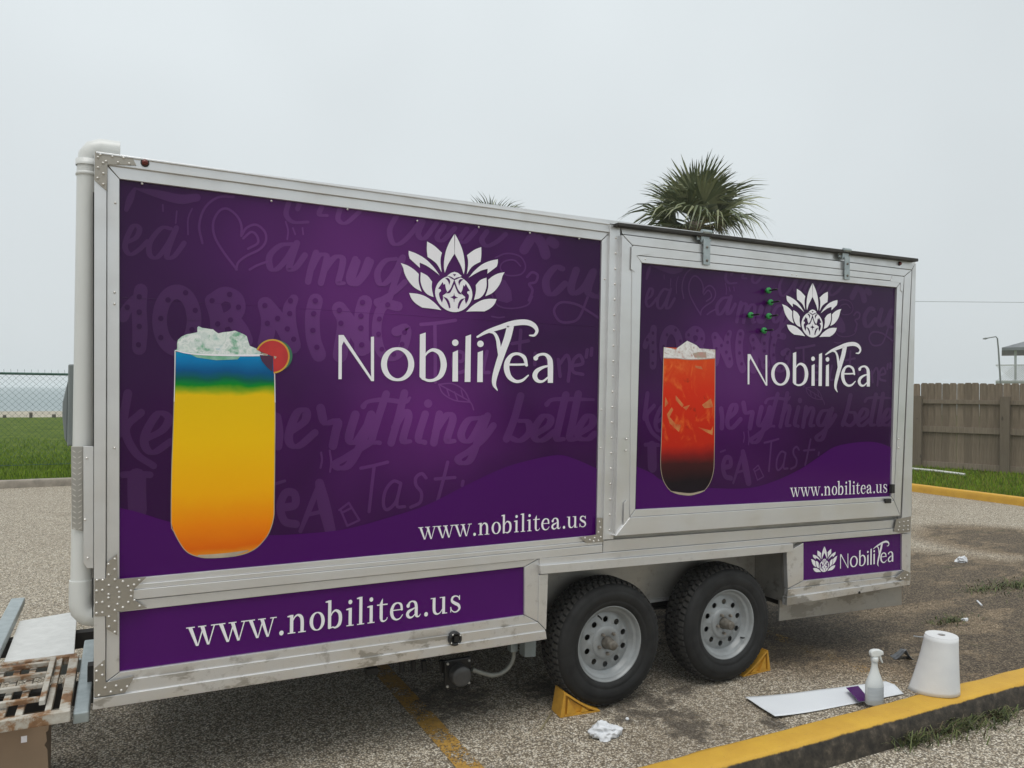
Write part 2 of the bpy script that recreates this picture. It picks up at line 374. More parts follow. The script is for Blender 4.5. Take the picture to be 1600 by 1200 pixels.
def kerb_bar(name, P0, P1, wvec, h, mat, seg=60, jag=.004, batter=0.):
    """extruded kerb with a rounded top and slightly uneven edges; wvec points across"""
    b = MB(); P0, P1, wv = Vector(P0), Vector(P1), Vector(wvec)
    prof = [(-.0-batter, -.03), (-batter*.5, h*.5), (0, h-.018), (.05, h-.004), (.14, h), (.86, h), (.95, h-.004), (1, h-.018), (1, -.03)]
    for k in range(seg+1):
        p = P0.lerp(P1, k/seg)
        for j, (w, z) in enumerate(prof):
            q = p+wv*w; n = mnoise.noise((q.x*7+j*9, q.y*7, z*20))*jag
            b.v.append((q.x+n*.4, q.y+n, z+n*.6))
    m = len(prof)
    for k in range(seg):
        for j in range(m-1):
            a = k*m+j; b.face((a, a+m, a+m+1, a+1), True)
    b.face(list(range(m))[::-1]); b.face([seg*m+j for j in range(m)])
    return b
def near_kerb_mat():
    m, nt, bs = _new('painted_kerb_dirty_face'); P = pos(nt)
    s = N(nt, 'ShaderNodeSeparateXYZ'); nt.links.new(P, s.inputs[0])
    yel = ramp(nt, noise(nt, 6, 5, .6, P), [(.3, (.53, .30, .035)), (.7, (.62, .37, .04))])
    yel = mix(nt, maprange(nt, noise(nt, 60, 4, .7, P), .62, .74, 0, .55), yel, (.25, .16, .06))
    dirt = ramp(nt, noise(nt, 18, 6, .7, P), [(.35, (.012, .010, .007)), (.55, (.045, .036, .026)), (.72, (.13, .105, .075)), (.85, (.22, .19, .15))])
    # paint reaches only the top; the face keeps bare soiled concrete with a ragged paint edge
    edge = math_(nt, 'ADD', s.outputs['Z'], math_(nt, 'MULTIPLY', math_(nt, 'SUBTRACT', noise(nt, 11, 6, .75, P), .5), .022))
    nt.links.new(mix(nt, maprange(nt, edge, .112, .120), dirt, yel), bs.inputs['Base Color'])
    bs.inputs['Roughness'].default_value = .7
    bump(nt, bs, noise(nt, 30, 6, .7, P), .6, .006); return m
MT['near_kerb'] = near_kerb_mat()
o = kerb_bar('yellow_kerb', (-3.5, -.935, 0), (9.5, -.935, 0), (0, .155, 0), .13, MT['near_kerb'], 400, .004, .18).build('yellow_kerb', MT['near_kerb'])
tag(o, 'yellow painted kerb with a dirty face in the right foreground, under the paper towel roll', 'kerb')
o = kerb_bar('far', (KX, -30, 0), (KX, KY, 0), (.15, 0, 0), .13, None, 160, .004, .05).build('yellow_kerb', MT['yellow_kerb'])
tag(o, 'far yellow kerb along the grass strip before the wooden fence', 'kerb')
o = kerb_bar('conc', (-30, KY, 0), (KX-.02, KY, 0), (0, .15, 0), .13, None, 160, .004, .05).build('concrete_kerb', MT['concrete'])
tag(o, 'bare grey concrete kerb edging the lawn on the left', 'kerb')

# worn yellow bay line, mostly rubbed off
def worn_paint(name, thr):
    m, nt, bs = _new(name); P = pos(nt)
    nt.links.new(ramp(nt, noise(nt, 40, 4, .6, P), [(.3, (.30, .17, .04)), (.7, (.52, .30, .06))]), bs.inputs['Base Color'])
    bs.inputs['Roughness'].default_value = .8
    a = math_(nt, 'ADD', math_(nt, 'MULTIPLY', noise(nt, 90, 3, .6, P), .55), math_(nt, 'MULTIPLY', noise(nt, 6, 4, .6, P), .55))
    nt.links.new(maprange(nt, a, thr, thr+.05), bs.inputs['Alpha'])
    bump(nt, bs, noise(nt, 95, 3, .6, P), .5, .004)
    return m
MT['worn'] = worn_paint('worn_yellow_paint', .50); MT['worn2'] = worn_paint('very_worn_yellow_paint', .60)
tag(MB().sheet([(1.47, -.74, .004), (1.585, -.74, .004), (1.595, 1.9, .004), (1.48, 1.9, .004)]).build('painted_bay_line', MT['worn']), kind='structure')
tag(MB().sheet([(4.17, -.6, .004), (4.29, -.6, .004), (4.29, 1.6, .004), (4.17, 1.6, .004)]).build('painted_bay_line', MT['worn2']), kind='structure')

# grass: uncountable blades
def blades(name, n, fpos, h0, h1, mats, w=.006, lean=.5):
    b = MB()
    for k in range(n):
        x, y, z = fpos(); h = random.uniform(h0, h1); a = random.uniform(0, 6.283); l = h*random.uniform(.1, lean); t = random.uniform(0, 6.283)
        dx, dy = math.cos(a)*w*.5, math.sin(a)*w*.5; ex, ey = math.cos(t)*l, math.sin(t)*l; i = len(b.v)
        b.v += [(x-dx, y-dy, z), (x+dx, y+dy, z), (x+dx*.7+ex*.35, y+dy*.7+ey*.35, z+h*.6), (x-dx*.7+ex*.35, y-dy*.7+ey*.35, z+h*.6), (x+ex, y+ey, z+h)]
        b.cur = random.randrange(len(mats)); b.face((i, i+1, i+2, i+3)); b.face((i+3, i+2, i+4))
    return b.build(name, mats)
GR = [pbr('grass_blade_a', (.16, .26, .018), (.12, .20, .014), 3, .8, spec=.1), pbr('grass_blade_b', (.22, .30, .03), (.17, .24, .022), 3, .8, spec=.1), pbr('grass_blade_c', (.20, .19, .05), (.16, .15, .035), 3, .8, spec=.1), pbr('grass_blade_d', (.07, .125, .012), (.06, .10, .012), 3, .8, spec=.1)]
def _p1():
    y = KY+.16+abs(random.gauss(0, 4.5)); return (random.uniform(-4.5, 1.0)*(1+.05*(y-KY)), y, lawn_z(0, y)-.03)
tag(blades('lawn_grass', 26000, _p1, .04, .15, [GR[0], GR[1], GR[3], GR[0]], .012), 'short bright green grass of the lawn left of the trailer', 'grass', kind='stuff')
def _p2(): return (KX+.16+random.random()**1.3*3.9, random.uniform(2.0, 8.8), .09)
tag(blades('verge_grass', 15000, _p2, .03, .12, GR, .011), 'rough green grass on the strip before the wooden fence', 'grass', kind='stuff')

# chain-link fence by the shore
FY = 14.1
fr = empty('chain_link_fence', (-1.5, FY, .1), 'green chain-link fence on the lawn in front of the sea', 'fence')
MT['green_fence'] = pbr('green_coated_wire', (.035, .105, .075), (.025, .08, .06), 9, .5)
zt = 1.95
MB().tube([(-6, FY, zt), (4, FY, zt)], .024, 8).build('top_rail', MT['green_fence'], fr)
MB().tube([(-6, FY, .18), (4, FY, .18)], .006, 5).build('tension_wire', MT['green_fence'], fr)
for x in (-5.2, -2.6, 0.1, 2.7): MB().tube([(x, FY+.03, .0), (x, FY+.03, zt-.03)], .027, 8).build('post', MT['green_fence'], fr)
b = MB(); pit = .112; x = -5.0
while x < 3.2:
    up = []; z = .18; s = 1; k = 0
    while z < zt+.05:
        up.append((x+(pit*.5 if k % 2 else 0)+.004*math.sin(k), FY-.03+(.004 if k % 2 else -.004), z)); z += pit*.5; k += 1
    b.tube(up, .0034, 4, False)
    up2 = [(2*x+pit*.5-p[0]+pit*.5-.0, p[1]+.004, p[2]) for p in up]
    b.tube(up2, .0034, 4, False)
    b.tube([(x+pit*.25, FY-.03, zt+.02), (x+pit*.22, FY-.03, zt+.085)], .0034, 4, False)
    x += pit
tag(b.build('wire_mesh', MT['green_fence'], fr), kind='stuff')

# short timber posts on the edge of the beach
MT['old_wood'] = pbr('old_dark_wood', (.14, .12, .10), (.08, .07, .06), 6, .9, bmp=.4, bscale=30)
for k, (u, lab) in enumerate(((7, 'dark timber post on the shore, nearest the left picture edge'), (48, 'dark timber post on the shore, middle one of three'), (84, 'dark timber post on the shore, nearest the trailer'))):
    p = atZ(u, 660, -.1); p = CAM+(p-CAM)*(46/(p[1]-CAM[1])); p[2] = -.25
    h = (.50, .62, .52)[k]
    b = MB().lathe([(0.001, 0), (.085, 0), (.08, h*.6), (.085, h-.05), (.07, h), (.001, h-.02)], 12)
    b.v = [(x+p[0]+.03*mnoise.noise((x*4, y*4, z*2+k)), y+p[1], z+p[2]) for x, y, z in b.v]
    tag(b.build('timber_post', MT['old_wood']), lab, 'post', 'timber posts on the shore')

# wooden privacy fence on the right
fx0, fy0, fx1, fy1 = 16.056-.535*1.1, 7.77+1.5*1.1, 16.585+.535*1.6, 6.274-1.5*1.6
fe = empty('wooden_fence', (16.3, 7.0, .1), 'weathered grey wooden privacy fence with dog-eared pickets behind the trailer', 'fence')
fdir = Vector((fx1-fx0, fy1-fy0, 0)); FL = fdir.length; fdir.normalize(); fn = Vector((-fdir.y, fdir.x, 0))
if fn.x > 0: fn = -fn                                  # fn points to the viewer's side
def wood(name, c1, c2):
    m, nt, bs = _new(name); P = objco(nt)
    gr = noise(nt, 4, 6, .65, scaled(nt, P, (9, 9, .7)))
    info = N(nt, 'ShaderNodeObjectInfo')
    c = ramp(nt, gr, [(.3, c2), (.7, c1)])
    c = mix(nt, math_(nt, 'MULTIPLY', info.outputs['Random'], .55), c, tuple(x*.6 for x in c2))
    kn = noise(nt, 7, 3, .5, scaled(nt, P, (1, 1, .5)))
    c = mix(nt, maprange(nt, kn, .66, .72, 0, .6), c, (.03, .025, .02))
    nt.links.new(c, bs.inputs['Base Color']); bs.inputs['Roughness'].default_value = .9
    bump(nt, bs, gr, .5, .004); return m
MT['picket'] = wood('weathered_picket_wood', (.285, .225, .165), (.165, .128, .092))
MT['rail'] = wood('weathered_rail_wood', (.27, .22, .165), (.17, .135, .10))
def fence_local(b, s0, s1, o0, o1, pts=None):
    R = Matrix(((fdir.x, fn.x, 0), (fdir.y, fn.y, 0), (0, 0, 1)))
    out = MB()
    for v in b.v:
        q = R @ Vector((v[0], v[1], v[2])); out.v.append((q.x, q.y, q.z))
    out.f = b.f; out.sm = b.sm; out.mi = b.mi; return out
pw = .142; npk = int(FL/(pw+.0025))
pk_meshes = []
for k in range(4):
    hh = 1.86 + (0, .006, -.006, .003)[k]; w = pw
    prof = [(-w/2, 0), (w/2, 0), (w/2, hh-.03), (w/2-.022, hh), (-w/2+.022, hh), (-w/2, hh-.03)]
    b = MB().prism([(x, 0, z) for x, z in prof], (0, -.016, 0)); b = fence_local(b, 0, 0, 0, 0)
    o = b.build('picket', MT['picket'], fe); pk_meshes.append(o.data); COL.objects.unlink(o); bpy.data.objects.remove(o)
for k in range(npk):
    p = Vector((fx0, fy0, .12)) + fdir*((k+.5)*(pw+.0025)+random.uniform(-.003, .003)) + fn*(-.001+random.uniform(-.006, .0))
    o = link('picket', random.choice(pk_meshes), fe, True)
    o.location = p - fe.location; o.rotation_euler = (random.uniform(-.006, .006), random.uniform(-.006, .006), 0)
    o.location.z += random.uniform(-.006, .006)
def fbox(name, s0, s1, n0, n1, z0, z1, mat, par):
    c = Vector((fx0, fy0, 0))
    b = MB().prism([c+fdir*s0+fn*n0+Vector((0, 0, z0)), c+fdir*s1+fn*n0+Vector((0, 0, z0)), c+fdir*s1+fn*n1+Vector((0, 0, z0)), c+fdir*s0+fn*n1+Vector((0, 0, z0))], (0, 0, z1-z0))
    return b.build(name, mat, par, bevel=.003)
def s_of(u):                                            # distance along the fence for a picture column
    d = _ray(u, 650); A = np.array([[d[0], -fdir.x], [d[1], -fdir.y]]); r = np.linalg.solve(A, np.array([fx0-CAM[0], fy0-CAM[1]])); return r[1]
for uc in (1436, 1572, 1704):
    s = s_of(uc); fbox('fence_post', s-.085, s+.085, .045, .14, .05, 1.70, MT['rail'], fe)
for z0, z1 in ((1.53, 1.62), (.90, 1.03), (.12, .25)):
    fbox('fence_rail', .02, FL-.02, .004, .042, z0, z1, MT['rail'], fe)

MT['white_pipe'] = pbr('white_pipe', (.66, .66, .63), (.55, .55, .52), 8, .4)
a, c = atZ(1415, 731.5, .14), atZ(1508, 741.5, .14)
tag(MB().tube([a, (a+c)/2+np.array([0, 0, .01]), c], .026, 8).build('white_pipe', MT['white_pipe']), 'thin white pipe lying on the grass at the foot of the fence', 'pipe')

# far house, lamp and wire
MT['roof'] = pbr('grey_shingle_roof', (.20, .21, .22), (.15, .16, .17), 1.5, .85, bmp=.4, bscale=8, bdist=.03)
MT['house_white'] = pbr('house_white_boards', (.55, .56, .55), (.46, .47, .47), 1, .7)
hc = atD(1640, 600, 60); hx, hy = hc[0], hc[1]
hs = empty('beach_house', (hx, hy, 0), 'distant house with grey hipped roof and lattice deck rail behind the fence', 'house')
rv = Vector((RT[0], RT[1], 0)).normalized(); _d = _ray(1563, 600); fv = Vector((_d[0], _d[1], 0)).normalized(); rv = Vector((fv.y, -fv.x, 0))
_c = Vector(atD(1565, 600, 60))
def hp(a, d, z): q = Vector((_c.x, _c.y, 0))+rv*(a-e0)+fv*d; return (q.x, q.y, z)
pxm = 60/1200; e0 = -3.75                               # metres per picture pixel there
def hz(v): return 1.7136+(618-v)*pxm

b = MB()
q = [hp(e0, -.6, hz(543)), hp(9, -.6, hz(543)), hp(9, 9, hz(543)), hp(e0, 9, hz(543))]; rg = [hp(e0+5, 4.2, hz(508)), hp(5, 4.2, hz(508))]
i = len(b.v); b.v += q+rg+[(x, y, z-.22) for x, y, z in q]
for f in ((0, 1, 5, 4), (1, 2, 5), (2, 3, 4, 5), (3, 0, 4), (6, 7, 1, 0), (7, 8, 2, 1), (8, 9, 3, 2), (9, 6, 0, 3), (9, 8, 7, 6)): b.face(f)
b.build('roof', MT['roof'], hs)
MB().prism([hp(e0+2.2, 2.5, 0), hp(8, 2.5, 0), hp(8, 8, 0), hp(e0+2.2, 8, 0)], (0, 0, hz(544))).build('wall', MT['house_white'], hs)
for k in range(3):
    a = e0+.9+k*3.2; MB().prism([hp(a-.08, .0, 0), hp(a+.08, .0, 0), hp(a+.08, .16, 0), hp(a-.08, .16, 0)], (0, 0, hz(543)-.1)).build('porch_post', MT['house_white'], hs)
MB().prism([hp(e0-.4, -.35, hz(598)), hp(8.5, -.35, hz(598)), hp(8.5, 2.5, hz(598)), hp(e0-.4, 2.5, hz(598))], (0, 0, .18)).build('deck', MT['house_white'], hs)
b = MB(); z0, z1 = hz(595), hz(571)
for k in range(60):
    a = e0-.35+k*.16
    for sgn in (1, -1):
        aa = a + (0 if sgn > 0 else z1-z0)
        p, q = Vector(hp(aa, -.35, z0)), Vector(hp(aa+sgn*(z1-z0), -.35+.03*sgn, z1))
        if e0-.36 <= aa+sgn*(z1-z0) <= 9: b.tube([p, q], .018, 4, False, False)
tag(b.build('lattice', MT['house_white'], hs), kind='stuff')
for z in (z0-.03, z1): MB().prism([hp(e0-.4, -.42, z), hp(9, -.42, z), hp(9, -.28, z), hp(e0-.4, -.28, z)], (0, 0, .09)).build('deck_rail', MT['house_white'], hs)
MT['lamp'] = pbr('lamp_post_grey', (.22, .23, .23), (.18, .19, .19), 3, .5)
lp = atD(1563, 600, 52); lt = lambda u, v: Vector(atD(u, v, 52))
ls = empty('street_lamp', (lp[0], lp[1], 0), 'thin grey street lamp with a bent arm left of the far house', 'street lamp')
MB().tube([(lp[0], lp[1], 0), lt(1563.5, 600), lt(1560, 545), lt(1558.5, 529), lt(1556, 526), lt(1547, 527.5), lt(1542, 528.5)], [.07, .06, .05, .045, .04, .035, .035], 8).build('pole', MT['lamp'], ls)
MB().tube([lt(1543, 528.3), lt(1540, 528.9), lt(1536, 529.3)], [.04, .07, .04], 8).build('lamp_head', MT['lamp'], ls)
w0, w1 = atD(600, 462, 42), atD(2700, 478, 42)
tag(MB().tube([tuple(w0+(w1-w0)*t+np.array([0, 0, -.10*4*t*(1-t)])) for t in np.linspace(0, 1, 12)], .011, 5).build('power_line', MT['lamp']), 'thin power line crossing the sky above the fence', 'cable')

# ---------------------------------------------------------------- palms
PALM = [pbr('palm_leaf_dark', (.13, .155, .075), (.085, .105, .05), 2, .5), pbr('palm_leaf_mid', (.25, .265, .15), (.18, .195, .10), 2, .5), pbr('palm_leaf_dry', (.27, .22, .12), (.17, .135, .07), 3, .8)]
MT['palm_trunk'] = pbr('palm_trunk', (.20, .165, .125), (.11, .09, .07), 5, .9, bmp=.8, bscale=12, bdist=.03)
def frond_mesh(seed, mats, spread=112, R=1.0, droop=.35):
    rnd = random.Random(seed); b = MB(); n = 26
    b.tube([(0, 0, 0), (.25, 0, .02), (.52, 0, .0)], [.022, .016, .012], 5, True)
    hub = Vector((.52, 0, 0))
    for k in range(n):
        t = k/(n-1)*2-1; a = math.radians(spread)*t; ln = R*(1-.30*abs(t)**2)*rnd.uniform(.72, 1.10)
        lift = .28*math.cos(a*.5)-.10; dr = droop*rnd.uniform(.6, 1.5)
        d = Vector((math.cos(a), math.sin(a), 0)); sd = Vector((-math.sin(a), math.cos(a), 0))
        fold = (1 if k % 2 else -1)*.006
        i0 = len(b.v); ws = [.010, .026, .026, .015, .001]
        tw = rnd.uniform(-.5, .5)
        for q, r in enumerate((0, .28, .55, .8, 1.0)):
            p = hub+d*(ln*r)+Vector((0, 0, lift*r*ln*(1-.3*r)-dr*ln*max(0, r-.45)**2*1.6+fold))
            s2 = (sd*math.cos(tw*r)+Vector((0, 0, 1))*math.sin(tw*r+.35*(1 if k % 2 else -1)))*ws[q]
            b.v += [tuple(p-s2), tuple(p+s2)]
        b.cur = 0 if rnd.random() < .62 else 1
        for q in range(4):
            c = i0+2*q; b.face((c, c+1, c+3, c+2), False)
    o = b.build('frond', mats); me = o.data; COL.objects.unlink(o); bpy.data.objects.remove(o); return me
live = [frond_mesh(s, [PALM[0], PALM[1]], 72+s*7, 1.10, .2+.22*s) for s in range(4)]
dead = [frond_mesh(20+s, [PALM[2], PALM[2]], 70, .8, 1.2) for s in range(2)]
def palm(u, v, D, S, label, seed, nf=44):
    rnd = random.Random(seed); c = Vector(atD(u, v, D)); base = Vector((c.x, c.y, .05))
    t = empty('palm_tree', base, label, 'palm tree', 'palms behind the trailer')
    H = c.z-.05
    prof = []
    for k in range(40):
        f = k/39; prof.append((.17*S*(1.15-.15*f)+.012*(k % 2)+(.05*S if f > .86 else 0), f*H))
    b = MB().lathe([(.01, 0)]+prof+[(.01, H+.1)], 14)
    b.v = [(x+base.x+.05*math.sin(z*.9), y+base.y, z+base.z) for x, y, z in b.v]
    b.build('trunk', MT['palm_trunk'], t)
    for k in range(nf):
        el = math.radians(-22+106*(k/nf)**.9+rnd.uniform(-11, 11)); az = k*2.399+rnd.uniform(-.25, .25)
        o = link('frond', rnd.choice(live), t, True)
        o.rotation_euler = (Matrix.Rotation(az, 3, 'Z') @ Matrix.Rotation(-el, 3, 'Y') @ Matrix.Rotation(rnd.uniform(-.5, .5), 3, 'X')).to_euler()
        s = S*rnd.uniform(.82, 1.14); o.scale = (s, s, s)
        o.location = c-base+Vector((math.cos(az)*.10, math.sin(az)*.10, .0))*S
    for k in range(16):
        el = math.radians(rnd.uniform(-35, 18)); az = k*.55+rnd.uniform(-.2, .2)
        o = link('dead_frond', rnd.choice(dead), t, True)
        o.rotation_euler = (Matrix.Rotation(az, 3, 'Z') @ Matrix.Rotation(-el, 3, 'Y')).to_euler(); s = S*rnd.uniform(.7, .95); o.scale = (s, s, s)
        o.location = c-base+Vector((0, 0, -.12))*S
    return t
palm(1086, 350, 20, 1.06, 'bushy fan palm rising behind the service window end of the trailer', 3, 31)
palm(766, 373, 27, .92, 'fan palm of which only the leaf tips show above the middle of the trailer roof', 5, 26)

# ---------------------------------------------------------------- printing: flat vector artwork on the trailer side
def crv(pts, n=8, closed=False):
    """Catmull-Rom through pts (x, y[, w]); returns dense array"""
    P = np.array(pts, float); m = len(P); out = []
    if m == 2 and not closed: return np.array([P[0]+(P[1]-P[0])*t for t in np.linspace(0, 1, 4)])
    segs = m if closed else m-1
    for k in range(segs):
        p1, p2 = P[k], P[(k+1) % m]
        p0 = P[(k-1) % m] if (closed or k > 0) else 2*p1-p2
        p3 = P[(k+2) % m] if (closed or k < m-2) else 2*p2-p1
        for t in np.arange(n)/n:
            out.append(.5*((2*p1)+(p2-p0)*t+(2*p0-5*p1+4*p2-p3)*t*t+(3*p1-p0-3*p2+p3)*t**3))
    if not closed: out.append(P[-1])
    return np.array(out)
def corner_path(pts, n=5):
    """outline with corners (third value 1) and smooth points between them"""
    m = len(pts); cs = [k for k in range(m) if len(pts[k]) > 2]
    if not cs: return [tuple(p) for p in crv([p[:2] for p in pts], n, True)]
    out = []
    for a, k in enumerate(cs):
        e = cs[(a+1) % len(cs)]; run = [pts[k][:2]]; j = k
        while True:
            j = (j+1) % m; run.append(pts[j][:2])
            if j == e: break
        c = crv(run, n if len(run) > 2 else 1) if len(run) > 2 else np.array(run, float)
        out += [tuple(p) for p in c[:-1]]
    return out
def ribbon(pts, w=None, nib=0., n=8, closed=False, cap=True):
    """quads of a pen stroke; nib>0 thins the strokes that run sideways"""
    P = np.array([(p[0], p[1], p[2] if len(p) > 2 else w) for p in pts], float)
    c = crv(P, n, closed); m = len(c); polys = []; Ls = []; Rs = []
    for k in range(m):
        a, b = c[(k-1) % m if closed else max(k-1, 0)], c[(k+1) % m if closed else min(k+1, m-1)]
        t = b[:2]-a[:2]; l = math.hypot(*t) or 1; t = t/l; h = c[k][2]*.5
        if nib: h *= (1-nib)+nib*abs(t[1])
        nn = np.array([-t[1], t[0]])*h; Ls.append(c[k][:2]+nn); Rs.append(c[k][:2]-nn)
    for k in range(m if closed else m-1):
        k2 = (k+1) % m; polys.append([tuple(Ls[k]), tuple(Rs[k]), tuple(Rs[k2]), tuple(Ls[k2])])
    if cap and not closed:
        for k, s in ((0, -1), (m-1, 1)):
            r = (Ls[k]-Rs[k])*.5; t = np.array([r[1], -r[0]])*s; cen = c[k][:2]
            polys.append([tuple(cen+r*math.cos(a)+t*math.sin(a)) for a in np.linspace(0, math.pi, 7)])
    return polys
def circ(x, y, r, n=20, ry=None): return [(x+r*math.cos(2*math.pi*k/n), y+(ry or r)*math.sin(2*math.pi*k/n)) for k in range(n)]

class Art:
    """artwork in plane coordinates (x, z) lying on y=Y, each stroke a hair above the last"""
    def __init__(s, Y, off=.0006, step=.00003, sub=.000002): s.Y = Y; s.off = off; s.step = step; s.sub = sub; s.st = []
    def add(s, polys, f=None):
        s.st.append([[tuple(f(*p)) if f else p for p in q] for q in polys]); return s
    def mapped(s, g_, Y=None):
        a = Art(s.Y if Y is None else Y, s.off, s.step, s.sub); a.st = [[[g_(*p) for p in q] for q in st] for st in s.st]; return a
    def build(s, name, mat, parent):
        b = MB()
        for k, st in enumerate(s.st):
            lay = s.off+s.step*(k % 13)
            for j, q in enumerate(st):
                ar = sum(q[i][0]*q[(i+1) % len(q)][1]-q[(i+1) % len(q)][0]*q[i][1] for i in range(len(q)))
                if abs(ar) < 1e-9: continue
                if ar < 0: q = q[::-1]
                b.sheet([(x, s.Y-lay-s.sub*j, z) for x, z in q])
        return b.build(name, mat, parent)
def zoom(ox, oy, sc, Y=0.):
    def f(x, y):
        p = atY(ox+x/sc, oy+y/sc, Y); return (p[0], p[2])
    return f
def inset(poly, d):
    """shrink a convex outline so neighbouring rails keep a hairline joint"""
    n = len(poly); P = [np.array(p, float) for p in poly]
    ar = sum(P[i][0]*P[(i+1) % n][1]-P[(i+1) % n][0]*P[i][1] for i in range(n)); sg = 1 if ar > 0 else -1
    L_ = []
    for i in range(n):
        t = P[(i+1) % n]-P[i]; t /= np.linalg.norm(t); L_.append((P[i]+np.array([-t[1], t[0]])*sg*d, t))
    out = []
    for i in range(n):
        (p, t), (q, s) = L_[i-1], L_[i]; den = t[0]*s[1]-t[1]*s[0]
        if abs(den) < 1e-6: out.append(tuple(q)); continue
        k = ((q[0]-p[0])*s[1]-(q[1]-p[1])*s[0])/den; out.append(tuple(p+t*k))
    return out

# ---------------------------------------------------------------- the trailer
TR = empty('food_trailer', (2.47, 1.1, 0), 'silver twin-axle food trailer wrapped in purple drink graphics, parked on the lot', 'trailer')
XL, XR, YB = .004, 4.935, 2.25
ZB, ZT = .44, 2.62
Zf = .885                                              # underside of the main box above the wheels
# body: walls with real thickness
MB().box((XL, .012, Zf), (XR, .05, ZT)).build('side_wall', MT['alu2'], TR)
MB().box((XL, YB-.04, Zf), (XR, YB, ZT)).build('side_wall', MT['alu2'], TR)
MB().box((XL, .052, Zf), (XL+.04, YB-.042, ZT)).build('front_wall', MT['alu2'], TR)
MB().box((XR-.04, .052, Zf), (XR, YB-.042, ZT)).build('rear_wall', MT['alu2'], TR)
MB().box((XL-.004, .0, ZT+.001), (XR+.004, YB+.01, ZT+.02)).build('roof', MT['alu'], TR)
MB().box((XL+.045, .055, Zf-.03), (XR-.045, YB-.045, Zf-.002)).build('floor', MT['underside'], TR)
x_a, x_b = 2.062, 3.758
# closed lower boxes before and behind the wheels, wheel-well linings
MB().box((XL+.01, .012, ZB+.004), (x_a, .045, Zf-.002)).build('skirt_panel', MT['alu2'], TR)
MB().box((x_a-.03, .047, ZB+.004), (x_a, .36, Zf-.002)).build('wheel_well_side', MT['alu2'], TR)
MB().box((x_b, .012, ZB-.012), (XR-.01, .045, Zf-.002)).build('skirt_panel', MT['alu2'], TR)
MB().box((x_b, .047, ZB-.012), (x_b+.03, .42, Zf-.002)).build('wheel_well_side', MT['alu2'], TR)
MB().box((x_a+.002, .268, .48), (x_b-.002, .280, Zf-.032)).build('wheel_well_lining', MT['alu2'], TR)
MB().box((x_a+.002, .246, .465), (x_b-.002, .290, .479)).build('wheel_well_flange', MT['alu'], TR)
MB().box((XL+.01, YB-.04, .36), (x_a, YB-.015, Zf-.002)).build('skirt_panel', MT['alu2'], TR)  # unseen far skirt, added and hung low to block light under the trailer
MB().box((x_b, YB-.04, .36), (XR-.01, YB-.015, Zf-.002)).build('skirt_panel', MT['alu2'], TR)  # rear part of the far skirt, likewise added to block light
MB().box((XL+.03, .05, .47), (x_a-.035, YB-.06, .485)).build('belly_pan', MT['underside'], TR)
MB().box((x_b+.035, .05, .47), (XR-.03, YB-.06, .485)).build('belly_pan', MT['underside'], TR)
# water tank behind the drain flange, added to darken the ground below
MB().box((1.42, .50, .24), (2.02, 1.75, .498)).build('added_water_tank', MT['underside'], TR, bevel=.03)
# chassis
for y in (.36, 1.80): MB().box((-.02, y, .40), (XR-.1, y+.06, .498)).box((-.02, y-.03, .392), (XR-.1, y+.09, .40)).build('chassis_rail', MT['underside'], TR)
for x in (.35, 1.0, 1.65, 4.2, 4.75): MB().box((x, .08, .425), (x+.05, YB-.1, .468)).build('cross_member', MT['underside'], TR)
plate('bumper_plate', [(1218.5, 938), (1409, 908), (1409, 945), (1217.6, 970.5)], .050, .012, MT['alu2'], TR)
MB().box((4.15, .5, .27), (4.45, .8, .40)).lathe([(.001, 0), (.05, 0), (.05, .22), (.001, .22)], 12, 'Y', (4.1, .3, .33)).build('rear_drop_bracket', MT['underside'], TR)

